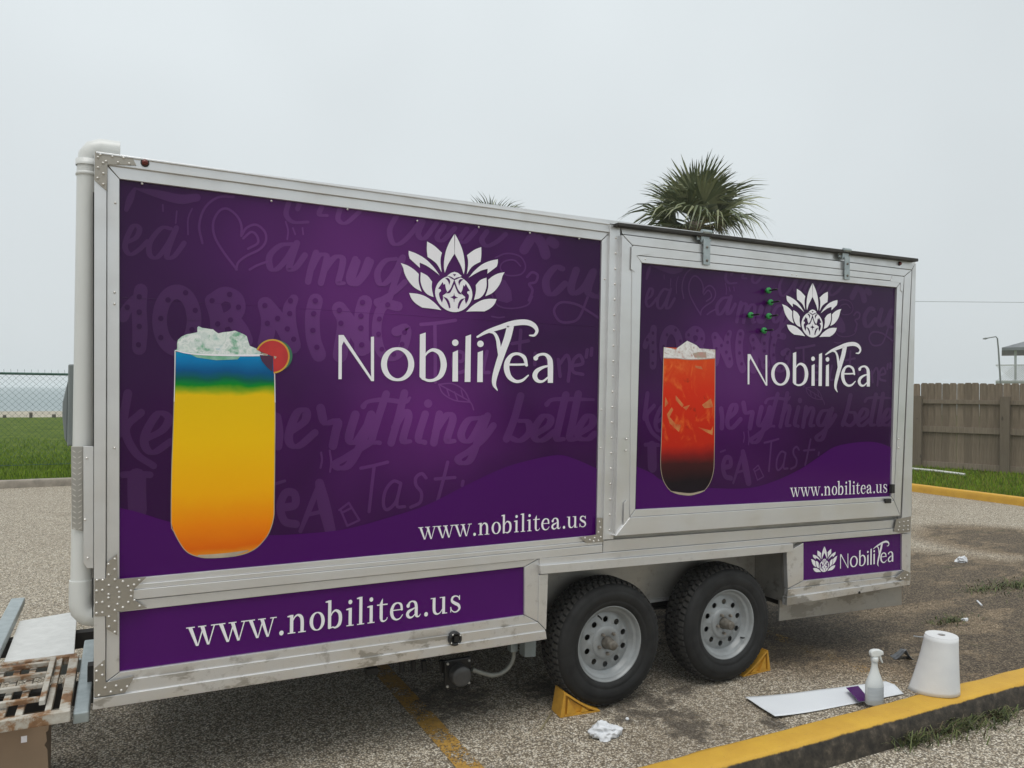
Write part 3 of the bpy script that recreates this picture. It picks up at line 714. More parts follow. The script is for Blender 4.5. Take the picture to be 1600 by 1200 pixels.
def rail(name, pts, Y=-.02, th=.03, mat='alu', d=.42, bev=.002):
    return MB().prism(pxpoly(inset(pts, d), Y), (0, th-(.0), 0)).build(name, MT[mat], TR, bevel=bev)
RAILS = [
 ('top_rail', [(147, 238), (953, 350), (953, 363.5), (167, 257.5)], -.024),
 ('corner_post', [(147, 238), (167, 257.5), (165, 1066.6), (146, 1091)], -.024),
 ('bottom_rail', [(146, 1091), (853, 985), (855, 999), (144, 1110)], -.028),
 ('lower_rail', [(165, 1066.6), (841, 972), (853, 985), (146, 1091)], -.020),
 ('panel_trim', [(167, 257.5), (953, 363.5), (940, 376), (187, 280)], -.013),
 ('panel_trim', [(167, 257.5), (187, 280), (187, 905), (166, 917)], -.013),
 ('panel_trim', [(953, 363.5), (942, 844), (932, 836), (940, 376)], -.013),
 ('panel_trim', [(187, 905), (932, 836), (942, 844), (166, 917)], -.013),
 ('middle_rail', [(166, 917), (942, 844), (942, 850.5), (166, 925.5)], -.020),
 ('middle_rail', [(166, 925.5), (942, 850.5), (942, 863.5), (166, 942)], -.024),
 ('panel_trim', [(166, 942), (843, 872.5), (819, 886), (187, 957)], -.013),
 ('panel_trim', [(166, 942), (187, 957), (187, 1050), (165, 1066.6)], -.013),
 ('panel_trim', [(187, 1050), (819, 961), (841, 972), (165, 1066.6)], -.013),
 ('panel_trim', [(819, 886), (843, 872.5), (841, 972), (819, 961)], -.013),
 ('mid_post', [(953, 350.5), (970, 352.5), (959, 843), (942, 844)], -.030),
 ('middle_rail', [(942, 844.5), (959, 843), (1409, 811), (1424, 823), (942, 863.5)], -.016),
 ('middle_rail', [(942, 863.5), (1424, 823), (1424, 833), (1409, 834), (1256, 847), (843, 883), (843, 872.5)], -.022),
 ('wheel_arch_header', [(843, 883.5), (1240, 849), (1240, 862.5), (845, 898)], -.040),
 ('wheel_arch_post', [(842, 898), (857, 896.7), (854, 985), (841, 972)], -.022),
 ('wheel_arch_post', [(1229, 863), (1256, 847.5), (1256, 907), (1231, 920)], -.020),
 ('panel_trim', [(1256, 907), (1409, 890.5), (1423, 897), (1231, 920)], -.013),
 ('panel_trim', [(1409, 834), (1424, 833), (1423, 897), (1409, 890.5)], -.013),
 ('lower_rail', [(1231, 920), (1423, 897), (1423, 905), (1230, 933)], -.018),
 ('bottom_rail', [(1230, 933), (1423, 905), (1422, 914), (1229, 947)], -.028),
 ('top_rail', [(970, 352), (1432, 408), (1425, 422), (972, 366)], -.030),
 ('corner_post', [(1425, 422), (1432, 408), (1424, 833), (1409, 811)], -.024),
]
for nm, pts, Y in RAILS: rail(nm, pts, Y, -Y+.011)
plate('roof_flashing', [(966, 347.5), (1435, 404), (1435, 408.5), (966, 352.5)], -.075, .13, MT['flash'], TR)
plate('roof_edge_cap', [(150, 236.5), (953, 348.6), (953, 351), (150, 239.5)], -.032, .06, MT['alu'], TR)

def rivets(par, pts, Y, r=.0054, f=None, mat='rivet'):
    b = MB()
    for (u, v) in pts:
        x, _, z = atY(u, v, Y); b.lathe([(r, 0), (r*.8, -.0032), (r*.35, -.005), (.0003, -.0052)], 8, 'Y', (x, Y, z))
    return b.build('rivets', MT[mat], par)
def gus(pts, Y, riv, mat='gusset'):
    o = plate('gusset_plate', pts, Y, .0035, MT[mat], TR, .0006); rivets(o, riv, Y-.0002); return o
z8 = lambda L_: [(100+x/8, 210+y/8) for x, y in L_]
z3 = lambda L_: [(x/3.333, 850+y/3.333) for x, y in L_]
gus(z8([(385, 215), (850, 280), (905, 385), (545, 375), (533, 705), (380, 570)]), -.0285,
    z8([(455, 255), (425, 285), (605, 278), (745, 293), (675, 350), (815, 365), (525, 335), (490, 358), (425, 415), (492, 487), (420, 545), (492, 622)]))
gus(z3([(492, 183), (552, 180), (556, 100), (610, 52), (612, 183), (762, 174), (698, 234), (694, 288), (766, 333), (612, 353), (610, 476), (552, 440), (552, 376), (492, 378)]), -.0285,
    z3([(598, 78), (565, 105), (597, 132), (566, 160), (598, 185), (505, 188), (535, 188), (567, 215), (610, 228), (640, 195), (668, 220), (698, 212), (725, 188), (503, 243), (533, 240), (565, 262), (620, 250), (682, 243), (565, 280), (620, 278), (682, 272), (503, 306), (533, 303), (567, 326), (612, 313), (640, 330), (668, 303), (700, 293), (727, 323), (503, 360), (533, 357), (567, 378), (598, 345), (598, 402), (567, 430), (598, 458)]))
gus(z3([(492, 648), (546, 602), (550, 722), (700, 690), (652, 774), (492, 800)]), -.0285,
    z3([(532, 632), (503, 662), (533, 682), (503, 712), (548, 748), (605, 738), (577, 770), (515, 788), (632, 762), (662, 742)]))
z4 = lambda L_: [(500+x/3.333, 560+y/3.333) for x, y in L_]
gus(z4([(1443, 830), (1472, 830), (1478, 955), (1390, 962), (1352, 932), (1440, 918)]), -.0245, z4([(1455, 850), (1460, 880), (1450, 905), (1462, 930), (1430, 935), (1405, 945), (1380, 935), (1450, 948), (1425, 952)]))
z6 = lambda L_: [(930+x/2.609, 500+y/2.609) for x, y in L_]
gus(z6([(1228, 812), (1288, 800), (1285, 862), (1248, 868), (1218, 862)]), -.0285, z6([(1240, 825), (1258, 822), (1275, 818), (1240, 842), (1258, 840), (1275, 838), (1236, 856), (1256, 856), (1275, 854)]))
gus(z6([(1262, 1020), (1284, 1030), (1283, 1062), (1250, 1062), (1225, 1052)]), -.0300, z6([(1272, 1040), (1262, 1052), (1245, 1054)]))
rivets(TR, [(963-.0225*(v-352), v) for v in range(372, 842, 24)], -.0302, .006)
rivets(TR, [(222, 287), (424, 314), (543, 327), (652, 345), (748, 355), (828, 364), (905, 373), (180, 317), (179, 457), (179, 475), (179, 700), (945, 436), (940, 640), (938, 700)], -.0135, .005)
rivets(TR, [(1008, 405), (1237, 429), (1244, 430), (979, 686), (978, 704), (1404, 686), (1404, 700)], -.066, .006)
# marker lamps
for (u, v, Y) in ((226.5, 254.5, -.0245), (1405, 412, -.0305)):
    x, _, z = atY(u, v, Y); r = .013 if u < 500 else .011
    o = MB().lathe([(r*1.25, 0), (r*1.25, -.004), (r*1.0, -.007), (r*.95, -.007)], 20, 'Y', (x, Y, z)).build('marker_lamp', MT['black'], TR)
    MB().lathe([(r, -.004), (r*.9, -.012), (r*.5, -.017), (.0003, -.018)], 20, 'Y', (x, Y, z)).build('lens', MT['red_lens'], o)
# round black valve cover and holes on the rails
x, _, z = atY(711, 998, -.03)
o = MB().lathe([(.034, .02), (.034, -.006), (.031, -.012), (.022, -.013), (.020, -.004), (.0003, -.004)], 28, 'Y', (x, -.029, z)).build('inlet_cover', MT['black'], TR)
MB().box((-.004, -.013, -.014), (.02, -.004, .014), None, (x-.005, -.030, z+.002)).build('cover_flap', MT['black'], o)
b = MB()
for k in range(4): b.lathe([(.004, 0), (.003, -.003), (.0003, -.003)], 8, 'Y', (x+.028*math.cos(k*1.57+.6), -.0412, z+.028*math.sin(k*1.57+.6)))
b.build('screws', MT['rivet'], o)
x, _, z = atY(1343, 926, -.03)
MB().lathe([(.009, 0), (.009, -.0025), (.006, -.003), (.006, .0), (.0003, .0)], 14, 'Y', (x, -.0285, z)).build('drain_hole', MT['black'], TR)

# ---- printed panels
def panel(name, pts, Y, mat, par, back=.01): return MB().prism(pxpoly(pts, Y), (0, back, 0)).build(name, MT[mat], par)
BIG = [(186, 279), (941, 375), (933, 837), (186, 906)]
big = panel('wrap_panel', BIG, 0., 'p_base', TR)
low = panel('wrap_strip', [(186, 956), (820, 885), (820, 962), (186, 1051)], 0., 'p_low', TR)
sml = panel('wrap_plate', [(1255, 846), (1410, 833), (1410, 891.5), (1255, 908)], 0., 'p_low', TR)

# service window flap
YW = -.05
door = MB().prism(pxpoly([(972.5, 367), (1424, 423), (1407, 805.5), (961.5, 837)], -.028), (0, .038, 0)).build('service_flap', MT['alu2'], TR)
def drail(name, pts, Y, bev=.002): return MB().prism(pxpoly(inset(pts, .4), Y), (0, -.028-Y-.0005, 0)).build(name, MT['alu'], door, bevel=bev)
for nm, pts, Y in (
 ('flap_frame', [(972, 366), (1425, 422), (1413, 432), (988, 383)], -.060), ('flap_frame', [(972, 366), (988, 383), (984, 808.5), (961, 838)], -.060),
 ('flap_frame', [(984, 808.5), (1397, 782), (1407, 806), (961, 838)], -.072), ('flap_frame', [(1413, 432), (1425, 422), (1407, 806), (1397, 782)], -.060),
 ('flap_trim', [(988, 383), (1413, 432), (1408, 440.5), (994, 399)], -.064), ('flap_trim', [(994, 399), (1408, 440.5), (1401.5, 449.5), (1003, 411)], -.068),
 ('flap_trim', [(988, 383), (1003, 411), (993, 796), (984, 808.5)], -.066), ('flap_trim', [(993, 796), (1392.5, 775.5), (1397, 782), (984, 808.5)], -.066),
 ('flap_trim', [(1401.5, 449.5), (1412, 433), (1397, 782), (1392.5, 775.5)], -.066)): drail(nm, pts, Y)
z5 = lambda L_: [(930+x/3, 240+y/3) for x, y in L_]
for pts in (z5([(172, 435), (245, 445), (262, 470), (190, 478), (186, 555), (168, 540)]), z5([(1395, 572), (1448, 578), (1442, 650), (1432, 640), (1432, 606), (1385, 598)]), z6([(118, 745), (132, 732), (140, 805), (192, 810), (178, 830), (116, 835)])):
    MB().prism(pxpoly(pts, -.0695), (0, .003, 0)).build('flap_gusset', MT['alu'], door)
WIN = [(1002, 410), (1402, 448.5), (1393.5, 776.5), (992, 797)]
MB().prism(pxpoly(WIN, YW), (0, .02, 0)).build('wrap_panel', MT['p_base'], door)
for (u0, v0) in ((1106, 366), (1325.5, 392)):
    Y = -.085; b = MB(); x, _, z = atY(u0, v0+20, Y); s = 1 if u0 < 1200 else .93
    b.box((-.03*s, 0, .0), (.03*s, .012, .055), None, (x, Y+.02, z+.03))
    b.box((-.052*s, 0, .022), (-.032*s, .008, .062), None, (x, Y+.03, z+.02)).box((.032*s, 0, .022), (.052*s, .008, .062), None, (x, Y+.03, z+.02))
    b.tube([(x-.034*s, Y+.012, z+.088), (x+.034*s, Y+.012, z+.088)], .012, 10)
    b.box((-.024*s, 0, -.10), (.024*s, .006, .045), None, (x, Y+.006, z))
    o = b.build('hinge', MT['galv'], door, bevel=.0015)
    b = MB()
    for dx, dz in ((-.042, .062), (.042, .062), (0, -.075), (0, .0)): b.lathe([(.008, 0), (.006, -.005), (.0003, -.006)], 10, 'Y', (x+dx*s, Y+(.029 if dx else .0055), z+dz))
    b.build('hinge_bolts', MT['hub'], o)
for (u0, v0, u1, v1) in ((1393.5, 757, 1398.5, 771), (1384, 779.5, 1393, 786.5)):
    MB().prism(pxpoly([(u0, v0), (u1, v0-.3), (u1, v1-.3), (u0, v1)], -.082), (0, .02, 0)).build('latch', MT['black'], door, bevel=.002)

# ---- the artwork itself
ZA = zoom(500, 300, 10/3); ZL = zoom(600, 350, 80/11)
def lotus():
    pet = [[(487, 200, 1), (570, 250), (655, 328, 1), (642, 380), (640, 450), (652, 550, 1), (600, 460), (545, 410), (492, 375, 1), (484, 290)],
           [(278, 305, 1), (370, 340), (470, 400), (560, 490), (630, 585, 1), (560, 530), (480, 475), (402, 440, 1), (405, 500, 1), (350, 450), (290, 395, 1), (278, 350)],
           [(188, 445, 1), (270, 475), (340, 520), (393, 570, 1), (390, 640), (400, 700), (425, 770, 1), (340, 720), (270, 640), (230, 560), (215, 500)],
           [(415, 548, 1), (490, 590), (543, 655, 1), (540, 730), (560, 832, 1), (490, 800), (440, 740), (412, 650)],
           [(283, 785, 1), (380, 795), (470, 825), (570, 895), (650, 980, 1), (560, 965), (430, 950, 1), (360, 905), (310, 850)]]
    cen = [(797, 115, 1), (740, 210), (700, 310), (680, 420), (678, 500), (688, 555, 1), (720, 470), (760, 400), (797, 340, 1)]
    voids = [[(612, 735, 1), (640, 695), (662, 660, 1), (676, 692, 1), (690, 678, 1), (700, 735), (716, 772, 1), (692, 795), (665, 812, 1), (668, 850), (655, 893, 1), (630, 840), (622, 790), (645, 762, 1), (640, 744, 1)],
             [(690, 612, 1), (728, 618), (748, 650), (738, 695, 1), (728, 660), (712, 635)],
             [(796, 628, 1), (772, 690), (748, 742), (702, 790, 1), (745, 783), (772, 738), (796, 682, 1)],
             [(668, 826, 1), (715, 848), (742, 895), (752, 950, 1), (736, 960, 1), (722, 915), (700, 868)],
             [(796, 785, 1), (783, 818), (748, 832, 1), (783, 850), (796, 892, 1)],
             [(712, 588, 1), (760, 602), (797, 626, 1), (797, 640, 1), (752, 614)]]
    ax = np.array([ZL(797, 115), ZL(795, 1005)]); xc = ax[:, 0].mean()
    mir = lambda P: [(2*xc-x, z) for x, z in P]
    A = Art(0., .0034); B = Art(0., .0042)
    for p in pet:
        w = [ZL(*q) for q in corner_path(p)]; A.add([w]); A.add([mir(w)])
    w = [ZL(*q) for q in corner_path(cen)]; A.add([w]); A.add([mir(w)])
    # medallion with its cap
    c = ZL(791, 795); rx = abs(ZL(1003, 795)[0]-ZL(578, 795)[0])/2; rz = abs(ZL(791, 590)[1]-ZL(791, 1003)[1])/2
    A.add([[(c[0]+rx*math.cos(t)*(1-.06*max(0, -math.sin(t))), c[1]+rz*math.sin(t)) for t in np.linspace(0, 2*math.pi, 40)[:-1]]])
    cp = [ZL(*q) for q in ((716, 588), (760, 556), (798, 545), (838, 556), (880, 592), (798, 630))]; A.add([[(x, z) for x, z in cp]])
    for p in voids:
        w = [ZL(*q) for q in corner_path(p)]; B.add([w]); B.add([mir(w)])
    B.add([[ZL(*q) for q in ((780, 570), (816, 572), (797, 596))]])
    return A, B
def wordmark():
    LT = []
    class _W:
        def add(s, *a): LT[-1].add(*a)
    A = _W(); R = lambda *a, **k: A.add(ribbon(*a, **k), ZA); Pz = lambda p: A.add([p], ZA)
    def nw(): LT.append(Art(0., .0034, .00004))
    nw()
    Pz([(96, 745), (122, 745), (122, 780), (113, 800), (112, 975), (95, 975)]); Pz([(100, 745), (122, 745), (280, 985), (266, 985)]) ; Pz([(264, 755), (280, 753), (280, 985), (266, 984), (264, 920)])
    nw()
    R([(403+71*math.cos(t), 897+81*math.sin(t), 14+17*abs(math.cos(t))**1.3) for t in np.linspace(0, 2*math.pi, 17)[:-1]], closed=True, n=4)
    nw()
    Pz([(519, 742), (549, 732), (548, 984), (530, 977), (517, 962)]); R([(540, 862, 6), (562, 833, 12), (592, 823, 18), (628, 845, 27), (643, 898, 32), (630, 950, 27), (600, 976, 17), (565, 982, 14), (533, 971, 12)])
    nw()
    Pz([(690, 836), (717, 824), (717, 987), (688, 987)]); Pz(circ(703, 785, 17))
    nw()
    Pz([(757, 752), (785, 742), (782, 989), (752, 989)])
    nw()
    Pz([(820, 836), (847, 826), (846, 990), (817, 990)]); Pz(circ(834, 791, 17))
    nw()
    R([(818, 755, 10), (868, 728, 18), (935, 705, 25), (1005, 684, 29), (1070, 679, 29), (1110, 694, 25), (1128, 722, 17), (1115, 746, 13), (1090, 747, 7)])
    R([(990, 700, 36), (975, 760, 36), (950, 830, 34), (925, 905, 31), (908, 965, 26), (906, 1003, 19), (922, 1033, 5)])
    R([(868, 727, 10), (903, 734, 14), (922, 764, 18), (930, 810, 20), (934, 866, 12)])
    nw()
    R([(975, 899, 11), (1030, 899, 11), (1078, 897, 11)], cap=False); R([(1074, 902, 15), (1062, 862, 19), (1030, 843, 14), (996, 851, 18), (974, 885, 27), (971, 925, 29), (986, 964, 25), (1018, 986, 17), (1052, 981, 14), (1083, 955, 7)])
    nw()
    R([(1117, 868, 22), (1138, 849, 14), (1170, 846, 15), (1192, 866, 24), (1198, 900, 28), (1198, 994, 27)], cap=False); Pz(circ(1122, 866, 12))
    R([(1192, 905, 9), (1160, 913, 14), (1128, 932, 22), (1117, 958, 25), (1130, 982, 19), (1158, 986, 12), (1190, 962, 9)])
    return LT
LOT, LOTV = lotus(); WMK = wordmark()
def sim(src, dst):
    """map plane coordinates by two anchor pairs (left-bottom, right-top style): separate x and z scale"""
    (a0, a1), (b0, b1) = src, dst
    sx = (b1[0]-b0[0])/(a1[0]-a0[0]); sz = (b1[1]-b0[1])/(a1[1]-a0[1])
    return lambda x, z: (b0[0]+(x-a0[0])*sx, b0[1]+(z-a0[1])*sz)
def pt(u, v, Y=0.): p = atY(u, v, Y); return (p[0], p[2])
nb, ar = pt(528.5, 592.5), pt(863.6, 599); tip = pt(709.6, 365.8)
LOT.build('logo_print', MT['white_print'], big); LOTV.build('logo_print', MT['p_base'], big); [a.build('letter', MT['white_print'], big) for a in WMK]
nb2, ar2, tip2 = pt(1167.5, 600.5, YW), pt(1358.5, 606.5, YW), pt(1272.8, 442.8, YW)
mW = sim(((nb[0], nb[1]), (ar[0], tip[1])), ((nb2[0], nb2[1]), (ar2[0], tip2[1])))
LOT.mapped(mW, YW).build('logo_print', MT['white_print'], door); LOTV.mapped(mW, YW).build('logo_print', MT['p_base'], door); [a.mapped(mW, YW).build('letter', MT['white_print'], door) for a in WMK]
nt_big = pt(529, 523.5); n3, a3, n3t = pt(1312, 888.3), pt(1395, 880.6), pt(1313, 866)
mN = sim(((nb[0], nb[1]), (ar[0], nt_big[1])), ((n3[0], n3[1]), (a3[0], n3t[1])))
[a.mapped(mN).build('letter', MT['white_print'], sml) for a in WMK]
l0, l1 = pt(625.8, 411), pt(787.5, 425); lb = pt(709, 488)
s0, s1, st_, sb_ = pt(1266.5, 873), pt(1307.5, 870), pt(1288, 853.4), pt(1286.5, 893.6)
mS = sim(((l0[0], lb[1]), (l1[0], tip[1])), ((s0[0], sb_[1]), (s1[0], st_[1])))
LOT.mapped(mS).build('logo_print', MT['white_print'], sml); LOTV.mapped(mS).build('logo_print', MT['p_low'], sml)

# web address in a bookish serif, x-height 1
S_, T_ = .20, .055
def G_stem(x, y0, y1, foot=True, flag=True):
    P = [[(x, y0), (x+S_, y0), (x+S_, y1), (x, y1)]]
    if foot: P.append([(x-.13, y0), (x+S_+.13, y0), (x+S_+.13, y0+T_), (x-.13, y0+T_)])
    if flag: P.append([(x-.16, y1-.10), (x+.02, y1-.12), (x+.02, y1), (x-.16, y1-.045)])
    return P
def glyph(c):
    R = lambda *a, **k: ribbon(*a, **k)
    if c == 'n': return [G_stem(.2, 0, 1), R([(.36, .66, .05), (.48, .86, .07), (.66, .96, .11), (.85, .86, .18), (.93, .62, .2), (.93, .0, .2)], cap=False), [[(.70, 0), (1.16, 0), (1.16, T_), (.70, T_)]]], 1.31
    if c == 'o': return [R([(.54+.36*math.cos(t), .49+.475*math.sin(t), .06+.15*abs(math.cos(t))**1.4) for t in np.linspace(0, 6.2832, 17)[:-1]], closed=True, n=4)], 1.08
    if c == 'b': return [G_stem(.13, 0, 1.55, False), R([(.30, .66, .05), (.42, .87, .08), (.62, .96, .12), (.85, .80, .20), (.91, .48, .21), (.83, .17, .19), (.6, .02, .10), (.42, .06, .07), (.2, .0, .05)])], 1.19
    if c == 'i': return [G_stem(.24, 0, 1), [circ(.34, 1.33, .125)]], .68
    if c == 'l': return [G_stem(.24, 0, 1.55)], .68
    if c == 't': return [[[(.22, .2), (.42, .2), (.42, 1.32), (.34, 1.22), (.22, 1.02)], [(.04, .93), (.74, .93), (.74, 1.0), (.04, 1.0)]], R([(.32, .22, .2), (.37, .07, .14), (.52, .02, .08), (.68, .10, .05), (.74, .22, .05)], cap=False)], .83
    if c == 'e': return [R([(.2, .56, .06), (.9, .56, .06)], cap=False), R([(.88, .57, .15), (.82, .84, .15), (.6, .96, .08), (.34, .87, .15), (.19, .55, .21), (.26, .2, .19), (.5, .02, .10), (.76, .07, .07), (.93, .25, .05)])], 1.07
    if c == 'a': return [R([(.25, .74, .2), (.36, .91, .1), (.56, .95, .09), (.74, .84, .17), (.8, .6, .2), (.8, .18, .2), (.87, .05, .12), (1.0, .05, .06), (1.1, .17, .04)], cap=False), [circ(.24, .72, .115)], R([(.8, .60, .06), (.55, .50, .10), (.28, .38, .18), (.2, .20, .2), (.34, .04, .13), (.55, .06, .08), (.78, .25, .05)])], 1.19
    if c == 'u': return [[[(.02, .945), (.36, .945), (.36, 1), (.02, 1)], [(.66, .945), (1.04, .945), (1.04, 1), (.66, 1)], [(.84, 0), (1.04, 0), (1.04, 1), (.84, 1)], [(1.02, 0), (1.2, 0), (1.2, T_), (1.02, T_)]], R([(.26, .96, .2), (.26, .35, .2), (.32, .13, .17), (.5, .03, .09), (.7, .10, .06), (.88, .32, .05)], cap=False)], 1.31
    if c == 's': return [R([(.78, .72, .05), (.70, .88, .07), (.48, .96, .08), (.27, .88, .14), (.24, .68, .17), (.46, .53, .19), (.70, .40, .19), (.78, .2, .15), (.62, .04, .09), (.40, .02, .07), (.22, .14, .06), (.15, .32, .05)]), [[(.75, .70), (.81, .70), (.81, .98), (.75, .98)], [(.12, .02), (.18, .02), (.18, .34), (.12, .34)]]], .99
    if c == 'w': return [[[(.05, 1), (.27, 1), (.63, .0), (.50, .0)], [(.57, .0), (.63, .0), (.90, .86), (.84, .92)], [(.70, 1), (.92, 1), (1.22, .0), (1.10, .0)], [(1.16, .0), (1.22, .0), (1.53, 1), (1.46, 1)], [(-.04, .945), (.42, .945), (.42, 1), (-.04, 1)], [(.60, .945), (1.04, .945), (1.04, 1), (.60, 1)], [(1.30, .945), (1.68, .945), (1.68, 1), (1.30, 1)]]], 1.67
    return [[circ(.3, .10, .13)]], .6
def web(pl, pr, xh, Y, par, name='lettering'):
    s = 'www.nobilitea.us'; adv = sum(glyph(c)[1] for c in s)-.25
    p0, p1 = np.array(pt(*pl, Y)), np.array(pt(*pr, Y)); d = (p1-p0)/adv; x = 0
    for c in s:
        st, w = glyph(c); A = Art(Y, .0034, .00004)
        for pl_ in st: A.add([[(p0[0]+d[0]*(px+x), p0[1]+d[1]*(px+x)+py*xh) for px, py in q] for q in pl_])
        x += w; A.build('letter', MT['white_print'], par)
def zh(u, v0, v1, Y=0.): return atY(u, v0, Y)[2]-atY(u, v1, Y)[2]
web((653.5, 843.5), (913.5, 823), zh(740, 818, 837), 0., big)
web((291.5, 1011), (716.5, 955.5), zh(460, 960, 989), 0., low)
web((1234, 776.5), (1384.5, 769.5), zh(1300, 758.5, 772.5, YW), YW, door)

# violet hills
hill = [(186, 793), (215, 800), (268, 816), (340, 831), (422, 836), (495, 832), (545, 825.5), (605, 809), (665, 789.5), (725, 759.5), (779, 734), (815, 722), (869, 711), (899, 717.5), (933, 732.5)]
def hill_art(pts, bl, br, Y):
    c = [tuple(p) for p in crv(pts, 5)]; A = Art(Y, .0026)
    n = len(c); polys = []
    for k in range(n-1):
        f0, f1 = k/(n-1), (k+1)/(n-1)
        def bot(u): t = (u-bl[0])/(br[0]-bl[0]); return (u, bl[1]+(br[1]-bl[1])*t)
        polys.append([pt(*c[k], Y), pt(*c[k+1], Y), pt(*bot(c[k+1][0]), Y), pt(*bot(c[k][0]), Y)])
    return A.add(polys)
hill_art(hill, (186, 906), (933, 837), 0.).build('hill_print', MT['p_wave'], big)
hill_art([(993, 728), (1018, 739.5), (1033.5, 750), (1072, 759), (1114, 762.6), (1167.6, 762.6), (1206, 753), (1248, 734), (1280, 713), (1305.6, 697.4), (1344, 690.5), (1371, 691.6), (1394.5, 700)], (992, 797), (1393.5, 776.5), YW).build('hill_print', MT['p_wave'], door)

# ghost lettering, one tone lighter than the field
GA = Art(0., .0003, .00007, .000024); GL = Art(0., .0004, .00007, .000024); GD = Art(0., .0028, .00003)
g1, g2, g3, g4, gz = zoom(180, 270, 4), zoom(540, 270, 3.8095), zoom(100, 480, 2.857), zoom(500, 560, 10/3), ZA
def gs(f, w, *strokes, nib=.5):
    for p in strokes: GA.add(ribbon(p, w, nib=nib, n=6), f)
def gl(f, w, *strokes):
    for p in strokes: GL.add(ribbon(p, w, n=6), f)
gs(g1, 36, [(60, 440), (130, 405), (152, 350), (115, 330), (75, 400), (62, 470), (95, 510), (150, 480), (200, 430)],
   [(350, 350), (290, 345), (220, 430), (215, 510), (260, 530), (320, 460), (375, 360)], [(382, 345), (335, 470), (325, 530), (370, 520), (430, 440)])
gl(g1, 10, [(480, 225), (455, 290), (455, 385)], [(385, 240), (378, 315)], [(297, 200), (299, 240)], [(1065, 305), (1080, 360), (1075, 415)], [(1110, 345), (1125, 385)], [(1170, 345), (1175, 385)])
gl(g1, 15, [(740, 150), (640, 155), (560, 220), (525, 330), (545, 440)], [(760, 605), (680, 500), (622, 400), (613, 310), (650, 240), (700, 225), (760, 270), (788, 330), (788, 395)],
   [(788, 395), (820, 345), (880, 325), (935, 370), (940, 430), (900, 480), (820, 520), (770, 560), (755, 605)], [(800, 410), (850, 370), (885, 395), (890, 440), (830, 475)], [(840, 605), (885, 580), (950, 555)])
gs(g1, 42, [(1105, 445), (1030, 455), (965, 520), (970, 595), (1010, 602), (1070, 540), (1125, 450)], [(1135, 440), (1095, 560), (1090, 605), (1130, 590), (1185, 515)],
   [(1255, 500), (1225, 590), (1205, 680)], [(1215, 620), (1270, 520), (1320, 520), (1310, 590), (1285, 688)], [(1300, 620), (1370, 530), (1420, 535), (1415, 600), (1395, 685), (1430, 690)], [(1500, 540), (1462, 650), (1485, 695), (1540, 640), (1580, 545)])
gs(g2, 40, [(70, 530), (38, 640), (65, 662), (120, 600), (150, 530)], [(300, 512), (235, 525), (190, 590), (200, 655), (240, 655), (300, 580), (332, 512)], [(340, 505), (295, 640), (255, 755), (205, 790), (185, 765), (235, 742), (300, 700), (352, 650)])
gs(g2, 34, [(300, 262), (262, 340), (280, 418), (330, 418), (400, 350), (445, 285)], [(460, 292), (432, 365), (470, 390), (540, 300)], [(585, 318), (545, 385), (580, 402), (650, 330)], [(720, 335), (680, 398), (712, 410), (775, 345)], [(840, 350), (810, 400), (840, 436), (900, 410), (952, 365)])
gs(g2, 60, [(1110, 380), (1062, 458)], [(1150, 395), (1172, 430), (1190, 488)], [(1220, 405), (1245, 425)], nib=.2)
gs(g1, 34, [(1085, 185), (1068, 260), (1112, 308), (1205, 308)], [(1150, 198), (1140, 225)], [(1290, 215), (1275, 260), (1325, 268)], [(1405, 225), (1392, 290), (1440, 315), (1525, 245)])
gs(g1, 70, [(130, 100, 10), (250, 128, 46), (400, 165, 60), (510, 155, 50)], [(122, 100, 20), (95, 160, 46), (70, 230, 30)], nib=0.)
gl(g2, 9, [(890, 505), (960, 480), (1040, 500), (1070, 560), (1040, 605), (960, 610), (920, 570), (940, 530), (1000, 520), (1040, 555)], [(860, 700), (900, 785), (980, 808), (1080, 788), (1112, 735)], [(870, 855), (910, 862), (945, 858)])
gl(g2, 15, [(1080, 620), (1110, 592), (1143, 610), (1130, 650), (1092, 662), (1112, 700), (1090, 760)])
GA.add([[(900, 620), (950, 640), (985, 700), (992, 760), (960, 775), (905, 760), (880, 700)]], g2)
gs(g2, 46, [(1292, 572), (1250, 562), (1195, 630), (1200, 705), (1240, 720), (1305, 660)], [(1372, 580), (1342, 680), (1362, 718), (1420, 680), (1470, 592)], [(1475, 590), (1442, 700), (1470, 730), (1508, 738)])
gl(g2, 15, [(1445, 730), (1390, 860), (1330, 890), (1270, 880), (1240, 820), (1280, 772), (1370, 782), (1440, 822), (1502, 862)])
# fat toy letters with spots
gs(g1, 95, [(160, 735, 86), (150, 850, 92), (155, 980, 96), (150, 1095, 88)], nib=0.)
gs(g1, 70, [(120, 800), (75, 850), (50, 900)], nib=0.)
GA.add(ribbon([(385+108*math.cos(t), 922+178*math.sin(t), 92) for t in np.linspace(0, 6.2832, 13)[:-1]], closed=True, n=5), g1)
gs(g1, 92, [(605, 800), (635, 900), (640, 1010), (632, 1090)], [(610, 800), (680, 758), (752, 785), (768, 850), (730, 900), (660, 930)], [(735, 915), (790, 990), (815, 1050)],
   [(935, 822), (955, 900), (955, 980), (935, 1070)], [(940, 822), (1020, 920), (1110, 1085)], [(1115, 790, 60), (1088, 850, 80), (1092, 950, 82), (1120, 1080, 80)], [(1252, 800), (1232, 900), (1240, 1040), (1272, 1135)],
   [(1400, 850), (1432, 940), (1405, 1140)], [(1400, 850), (1480, 960), (1560, 1090)], [(1560, 810), (1540, 900), (1540, 1100)], nib=0.)
gs(g2, 58, [(310, 795), (235, 785), (195, 850), (185, 960), (215, 1070), (290, 1090), (345, 1030), (360, 930), (300, 945)], nib=0.)
